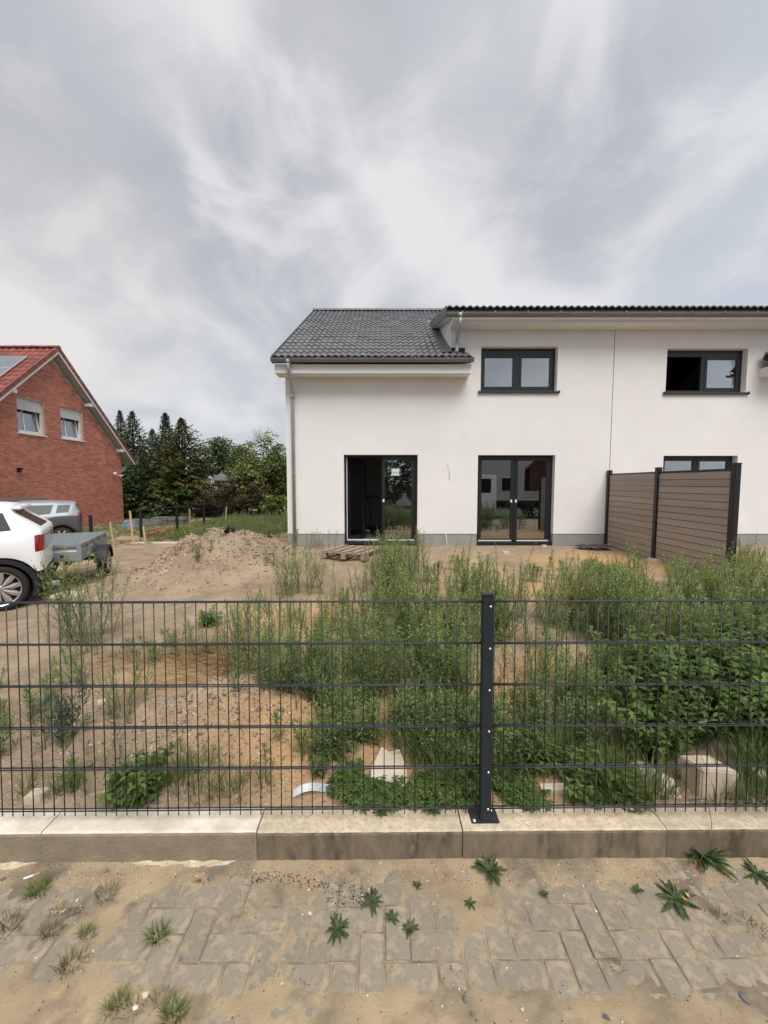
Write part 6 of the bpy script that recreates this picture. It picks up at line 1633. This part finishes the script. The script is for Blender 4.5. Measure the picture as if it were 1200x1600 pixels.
def lumpy(w, d_, h_, seed, mat, name, loc):
    m = MB(); nx, ny = 10, 6; rng = random.Random(seed)
    P = [[(w * (i / nx - .5), d_ * (j / ny - .5), h_ * (math.sin(PI * i / nx) * math.sin(PI * j / ny)) ** .35 * rng.uniform(.75, 1.1) if 0 < i < nx and 0 < j < ny else -.05) for i in range(nx + 1)] for j in range(ny + 1)]
    for j in range(ny):
        for i in range(nx): m.face([P[j][i], P[j][i + 1], P[j + 1][i + 1], P[j + 1][i]])
    o = m.build(name, mat, None); o.location = loc; return o
p = at(203, 815, 19.5); tag(lumpy(.75, .6, .42, 1, M_BLUE, 'tarp_heap', (p.x, 19.5, h1(p.x, 19.5))), 'heap under blue and white tarp beside the brick house corner', 'heap')
p = at(238, 812, 20.5); tag(lumpy(1.0, .8, .36, 2, M_PAR, 'sack_heap', (p.x, 20.5, h1(p.x, 20.5))), 'low grey heap behind the wire fence', 'heap')
p = at(265, 810, 21.0); r = thing('paver_stack', 'brown stack of paving blocks behind the wire fence', 'stack', (p.x, 21.0, h1(p.x, 21.0)))
for i in range(4):
    for k in range(2): MB().boxm(i * .42 - .8, i * .42 - .41, -.3, .3, k * .20, k * .20 + .18).build('paving_block', M_BIN, r, bevel=.02)
a, b = gp(352, 836), gp(366, 832); m = MB(); m.tube([a + Vector((0, 0, .05)), (a + b) / 2 + Vector((0, 0, .12)), b + Vector((0, 0, .04))], .035, 8); tag(m.build('black_hose', M_BLACK, None, smooth=True), 'short black pipe lying on the earth at the meadow edge', 'pipe')

# ---------------------------------------------------------------- pallet before the open door
def pallet():
    c = gp(552, 868); r = thing('wooden_pallet', 'weathered wooden pallet lying before the open patio door', 'pallet', (c.x, c.y, c.z), R(-14)); r.rotation_euler = (R(-3), R(1), R(-16))
    Lx, Ly = .92, 1.15
    for i in range(5): MB().boxm(-Lx / 2 + i * .20, -Lx / 2 + i * .20 + .125, -Ly / 2, Ly / 2, .122, .144).build('board', M_WOODO, r, bevel=.002)
    for y in (-Ly / 2, -.07, Ly / 2 - .14):
        MB().boxm(-Lx / 2, Lx / 2, y + .002, y + .138, .100, .1215).build('cross_board', M_WOODO, r)
        for x in (-Lx / 2, -.05, Lx / 2 - .10): MB().boxm(x + .001, x + .099, y + .004, y + .136, .022, .0995).build('block', M_WOODO, r)
    for x in (-Lx / 2, -.05, Lx / 2 - .10): MB().boxm(x, x + .10, -Ly / 2, Ly / 2, 0.0, .0215).build('skid', M_WOODO, r)
pallet()
# ---------------------------------------------------------------- stones: convex hulls of random points
def stone_mesh(name, mat, sx, sy, sz, seed, n=16, jag=.25):
    rng = random.Random(seed); bm = bmesh.new()
    for i in range(n):
        v = Vector((rng.gauss(0, 1), rng.gauss(0, 1), rng.gauss(0, 1))).normalized() * rng.uniform(1 - jag, 1)
        bm.verts.new((v.x * sx, v.y * sy, v.z * sz))
    bmesh.ops.convex_hull(bm, input=list(bm.verts)); 
    bmesh.ops.delete(bm, geom=[v for v in bm.verts if not v.link_faces], context='VERTS')
    me = bpy.data.meshes.new(name); bm.to_mesh(me); bm.free(); me.materials.append(mat); return me
ST = []
for k in range(8):
    me = stone_mesh('t', M_PEB, 1, .8, .6, 50 + k, 12); V = np.array([v.co[:] for v in me.vertices]); F = np.array([list(p.vertices) for p in me.polygons if len(p.vertices) == 3])
    ST.append((V, F, np.zeros(len(F), int))); bpy.data.meshes.remove(me)
def pebbles(name, mat, n, fn, smin, smax, pw=2.5):
    pl = []
    for _ in range(n):
        r = fn()
        if r is None: continue
        x, y, z = r; s = (smin + (smax - smin) * RNG.random() ** pw) * (min(1.0, max(.5, y / 6.5)) if y > 1.9 else 1)
        pl.append((int(RNG.integers(0, len(ST))), (x, y, z + s * .25), U(0, 6.28), s, U(-.4, .4), U(-.4, .4)))
    V, F, Mi = scatter_np(ST, pl); return setk(mesh_np(name, V, F, mat, Mi), 'stuff')
def on_plot():
    y = 1.96 + 8.0 * RNG.random() ** 1.7; x = U(-1.15, 1.05) * y
    if x < -5.2: return None
    w = float(fbm(np.array([x * .8]), np.array([y * .8]), 3, 77)[0])
    if x > .2 and RNG.random() < .5: return None
    if w < -.12 and RNG.random() < .8: return None
    return x, y, h1(x, y)
pebbles('gravel', M_PEB, 12000, on_plot, .003, .016, 3)
pebbles('pale_gravel', M_PEBW, 4200, on_plot, .003, .020, 3.5)
def on_mound():
    k = RNG.integers(0, 5); mx, my, mh, rx, ry = MOUNDS[[0, 1, 2, 3, 3][k]]; x, y = mx + RNG.normal() * rx * .8, my + RNG.normal() * ry * .8
    if y < 1.98: return None
    return x, y, h1(x, y)
pebbles('mound_stones', M_PEBW, 5200, on_mound, .003, .024, 4.5)
pebbles('mound_clods', pmat('earth_clod', (0.33, 0.265, 0.20), (0.22, 0.174, 0.13), scale=9, rough=.96, island=.2, bump=.6, bscale=60), 9000, on_mound, .005, .040, 4.0)
def on_pave():
    y = 1.79 - .75 * RNG.random() ** 1.5; x = U(-1.9, 1.9); 
    if RNG.random() < .35: y = 1.785 - .10 * RNG.random()
    return x, y, max(float(sand_h(np.array([x]), np.array([y]))[0]), -.002)
pebbles('pavement_grit', M_PEB, 3200, on_pave, .0010, .0050, 3); pebbles('pale_grit', M_PEBW, 800, on_pave, .0012, .0070, 3)
def dark_line():
    x = U(-.62, -.10); y = 1.70 + .02 * math.sin(x * 9) + RNG.normal() * .018 - .10 * (x > -.25) * RNG.random(); return x, y, .001
pebbles('dark_crumbs', pmat('dark_humus', (0.085, 0.055, 0.035), (0.05, 0.034, 0.024), scale=20, rough=.95, island=.3), 520, dark_line, .0015, .006, 2.5); pebbles('dark_grit', MATS['dark_humus'], 1300, on_pave, .0010, .0045, 2.5)
def pave_stone(px, py, s, mat, label, name='stone', cat='stone', group=None, flat=.5, asp=.75):
    d = ray(px, py); t = -CAMH / d.z; me = stone_mesh(name, mat, s, s * asp, s * flat, int(px * 7 + py), 14)
    o = link(name, me, None, (d.x * t, d.y * t, s * flat * .55), (U(-.2, .2), U(-.2, .2), U(0, 6))); return tag(o, label, cat, group)
GS = 'loose stones on the pavement'
for (px, py, s, mat, lab) in ((402, 1339, .021, M_SLATE, 'blue grey slate chip leaning at the foot of the pale kerb'), (489, 1334, .017, M_SLATE, 'upright slate chip below the stained kerb'), (329, 1374, .021, M_SLATE, 'grey slate chip beside the dry leaf'),
        (165, 1362, .016, M_SLATE, 'dark stone in the sand near the left kerb'), (152, 1392, .018, M_SLATE, 'dark stone beside the brownish grass wisp'), (281, 1500, .010, M_SLATE, 'dark pebble right of the bright green tuft'), (4, 1376, .017, M_SLATE, 'dark stone at the left edge of the pavement'),
        (228, 1557, .017, M_PEBW, 'white stone beside the yellow green tufts'), (212, 1575, .014, M_PEBW, 'pale stone below the white one at the bottom edge'), (345, 1347, .014, M_SLATE, 'dark stone lying on the spilled mortar'), (485, 1428, .011, M_PEBW, 'white pebble left of the two small rosettes'),
        (440, 1538, .013, M_PEBW, 'pale round pebble at the lower middle'), (727, 1562, .015, M_SLATE, 'grey pebble at the lower middle right'), (738, 1585, .013, M_SLATE, 'grey pebble at the bottom edge right of the middle'), (816, 1578, .011, M_PEBW, 'white pebble at the bottom edge'),
        (931, 1424, .009, M_PEBW, 'white pebble on bare pavers left of the star rosette'), (910, 1385, .011, M_PEBW, 'white chip in the sand below the kerb joint'), (947, 1592, .014, M_SLATE, 'dark pebble at the bottom edge at the right'), (1165, 1562, .022, M_SLATE, 'flat grey stone at the lower right edge'),
        (893, 1345, .009, M_PEBW, 'white pebble at the kerb foot right of the post'), (121, 1408, .012, M_PEBW, 'white pebble beside the slanting tuft')):
    pave_stone(px, py, s, mat, lab, 'stone', 'stone', GS)
# dry leaf, twig, cigarette end, pink petals
M_LEAFD = pmat('dry_leaf', (0.50, 0.33, 0.13), (0.38, 0.22, 0.08), scale=30, rough=.8); M_PINK = pmat('pink_petal', (0.62, 0.40, 0.36), (0.66, 0.52, 0.46), scale=30, rough=.7)
def crumple(px, py, s, mat, label, name, cat, n=7, z=.004):
    d = ray(px, py); t = -CAMH / d.z; m = MB()
    for k in range(n):
        a = U(0, 6.28); l = s * U(.6, 1.1); q = np.array([U(-.4, .4) * s, U(-.3, .3) * s, z]); dd = rdir(a, U(.0, .7)); sd = np.cross(dd, UP) * l * .3
        m.face([q, q + dd * l * .5 + sd + UP * .003, q + dd * l + UP * U(0, .006), q + dd * l * .5 - sd + UP * U(0, .006)])
    o = m.build(name, mat, None); o.location = (d.x * t, d.y * t, 0); return tag(o, label, cat)
crumple(310, 1377, .035, M_LEAFD, 'crumpled yellow dry leaf on the sand beside a slate chip', 'dry_leaf', 'leaf'); crumple(1043, 1328, .030, M_PINK, 'crumpled pink petals lying at the kerb joint', 'fallen_petals', 'petals')
crumple(97, 1428, .018, M_LEAFD, 'small dry leaf between the left grass tufts', 'dry_leaf', 'leaf', 5); crumple(1090, 1355, .020, pmat('rust_leaf', (.38, .12, .06), rough=.8), 'rust coloured dead leaf under the largest rosette', 'dry_leaf', 'leaf', 5)
crumple(1077, 1416, .028, M_LEAFD, 'narrow pale dead leaf on the star shaped rosette', 'dry_leaf', 'leaf', 2, .03)
d = ray(48, 1371); t = -CAMH / d.z; m = MB(); m.tube([(-.022, -.012, .006), (.012, .006, .006)], .0045, 10); m.tube([(.0122, .0062, .006), (.03, .016, .006)], .0046, 10, 1)
o = m.build('cigarette_end', [M_SEAL, M_LEAFD], None, smooth=True); o.location = (d.x * t, d.y * t, 0); tag(o, 'cigarette end lying near the kerb at the left', 'litter')
# blocks and slabs inside the fence
def block(verts_px, Ys, depth, label, name, mat, bevel=.012):
    pass
c = gp(1104, 1232); r = thing('stone_block', 'pale sawn limestone block standing behind the kerb at the right', 'stone', (c.x, c.y, c.z - .03), R(5))
m = MB(); W, D_, Hh = .19, .13, .185
m.v = [(-W / 2, -D_ / 2, 0), (W / 2, -D_ / 2, 0), (W / 2, D_ / 2, 0), (-W / 2, D_ / 2, 0), (-W / 2 + .01, -D_ / 2 + .01, Hh), (W / 2 + .03, -D_ / 2, Hh - .025), (W / 2 - .03, D_ / 2, Hh - .01), (-W / 2 - .03, D_ / 2 - .01, Hh + .01)]
m.f = [(0, 3, 2, 1), (4, 5, 6, 7), (0, 1, 5, 4), (1, 2, 6, 5), (2, 3, 7, 6), (3, 0, 4, 7)]; m.m = [0] * 6; m.build('block', pmat('limestone_block', (0.56, 0.47, 0.36), (0.40, 0.33, 0.25), scale=9, detail=8, rough=.9, bump=.5, bscale=60, bdist=.004), r, bevel=.008)
def slab_stone(px, py, outline, th, label, rz, tilt, mat=M_STONE, name='stone_slab'):
    c = gp(px, py); m = MB(); n = len(outline)
    b = [(x, y, 0) for x, y in outline]; t_ = [(x * .96, y * .96, th) for x, y in outline]
    m.v = b + t_; m.f = [tuple(range(n - 1, -1, -1)), tuple(range(n, 2 * n))] + [(i, (i + 1) % n, n + (i + 1) % n, n + i) for i in range(n)]; m.m = [0] * (n + 2)
    o = m.build(name, mat, None, bevel=.004); o.location = (c.x, c.y, c.z - th * .25); o.rotation_euler = (tilt, 0, rz); return tag(o, label, 'stone')
slab_stone(604, 1216, [(-.10, -.17), (.11, -.19), (.12, .03), (.09, .17), (.02, .15), (-.02, .19), (-.09, .05)], .035, 'flat white stone slab lying in the grass left of the post', .05, .30)
slab_stone(862, 1236, [(-.07, -.02), (.07, -.03), (.08, .02), (-.06, .03)], .04, 'low grey stone half buried in clover right of the post', .1, .1)
slab_stone(1020, 1222, [(-.12, -.03), (.06, -.09), (.13, -.06), (.10, .04), (-.06, .10), (-.13, .05)], .04, 'tilted pale flagstone left of the limestone block', -.5, .35)
slab_stone(1196, 1222, [(-.06, -.06), (.08, -.05), (.09, .06), (-.05, .07)], .06, 'pale stone at the right edge behind the fence', .3, .2)
slab_stone(56, 1248, [(-.05, -.03), (.04, -.04), (.06, .02), (-.02, .04)], .05, 'pale lump of stone just behind the left end of the kerb', .3, .0)
slab_stone(660, 1243, [(-.035, -.02), (.035, -.02), (.04, .02), (-.03, .02)], .03, 'small pale stone behind the kerb near the post', .1, .0)
slab_stone(790, 865, [(-.08, -.04), (.07, -.05), (.09, .03), (-.05, .05)], .06, 'white stone on the gravel before the shut patio door', .3, 0); slab_stone(850, 855, [(-.06, -.04), (.06, -.04), (.06, .04), (-.06, .05)], .07, 'white stone under the corner of the shut patio door', .3, 0)
slab_stone(110, 930, [(-.25, -.12), (.25, -.14), (.28, .1), (-.2, .14)], .05, 'broken white slab on the ground behind the tall goosefoot clump', .2, 0); slab_stone(160, 1098, [(-.03, -.02), (.03, -.02), (.03, .02), (-.03, .02)], .03, 'small white stone among the left weeds', .3, 0)
# bent metal strip
m = MB(); a, b = gp(458, 1249), gp(527, 1233); N = 12; pts = []
M_STRIP = pmat('perforated_steel', (0.50, 0.54, 0.55), (0.36, 0.40, 0.42), scale=60, rough=.45, metal=.5)
for i in range(N + 1):
    f = i / N; q = a + (b - a) * f; z = max(h1(q.x, q.y), .145) + .018 + .018 * math.sin(f * 5.0) ; pts.append(((q.x, q.y - .010, z - .008), (q.x, q.y + .012, z + .020)))
for i in range(N): m.face([pts[i][0], pts[i + 1][0], pts[i + 1][1], pts[i][1]]); m.face([tuple(np.array(pts[i][1]) + (0, .002, 0)), tuple(np.array(pts[i + 1][1]) + (0, .002, 0)), tuple(np.array(pts[i + 1][0]) + (0, .002, 0)), tuple(np.array(pts[i][0]) + (0, .002, 0))])
tag(m.build('metal_strip', M_STRIP, None), 'bent perforated metal strip lying behind the kerb', 'metal strip')
# dark mat beside the screen
c = gp(925, 858); m = MB(); 
for j in range(3): m.face([(c.x - .35 + j * .25, c.y - .2, c.z + .05 + .03 * (j % 2)), (c.x - .12 + j * .25, c.y - .22, c.z + .08), (c.x - .10 + j * .25, c.y + .2, c.z + .10), (c.x - .33 + j * .25, c.y + .2, c.z + .05)])
tag(m.build('bitumen_sheet', pmat('dark_sheet', (.045, .042, .04), rough=.7), None), 'dark sheet of roofing felt at the foot of the house beside the screen', 'roofing felt')
# long bent grass stem hanging over the kerb
d0_ = at(1098, 1256, 1.93); m = MB(); p0 = gp(1075, 1250)
m.tube([(p0.x, p0.y, p0.z), (p0.x + .05, p0.y - .06, .19), (at(1108, 1270, 1.84).x, 1.82, .17), (at(1107, 1283, 1.80).x, 1.785, .14), (at(1093, 1310, 1.75).x, 1.75, .02)], .0018, 5)
tag(m.build('hanging_grass', M_GRASS, None, smooth=True), 'long grass stem hanging over the kerb at the right', 'grass stem')
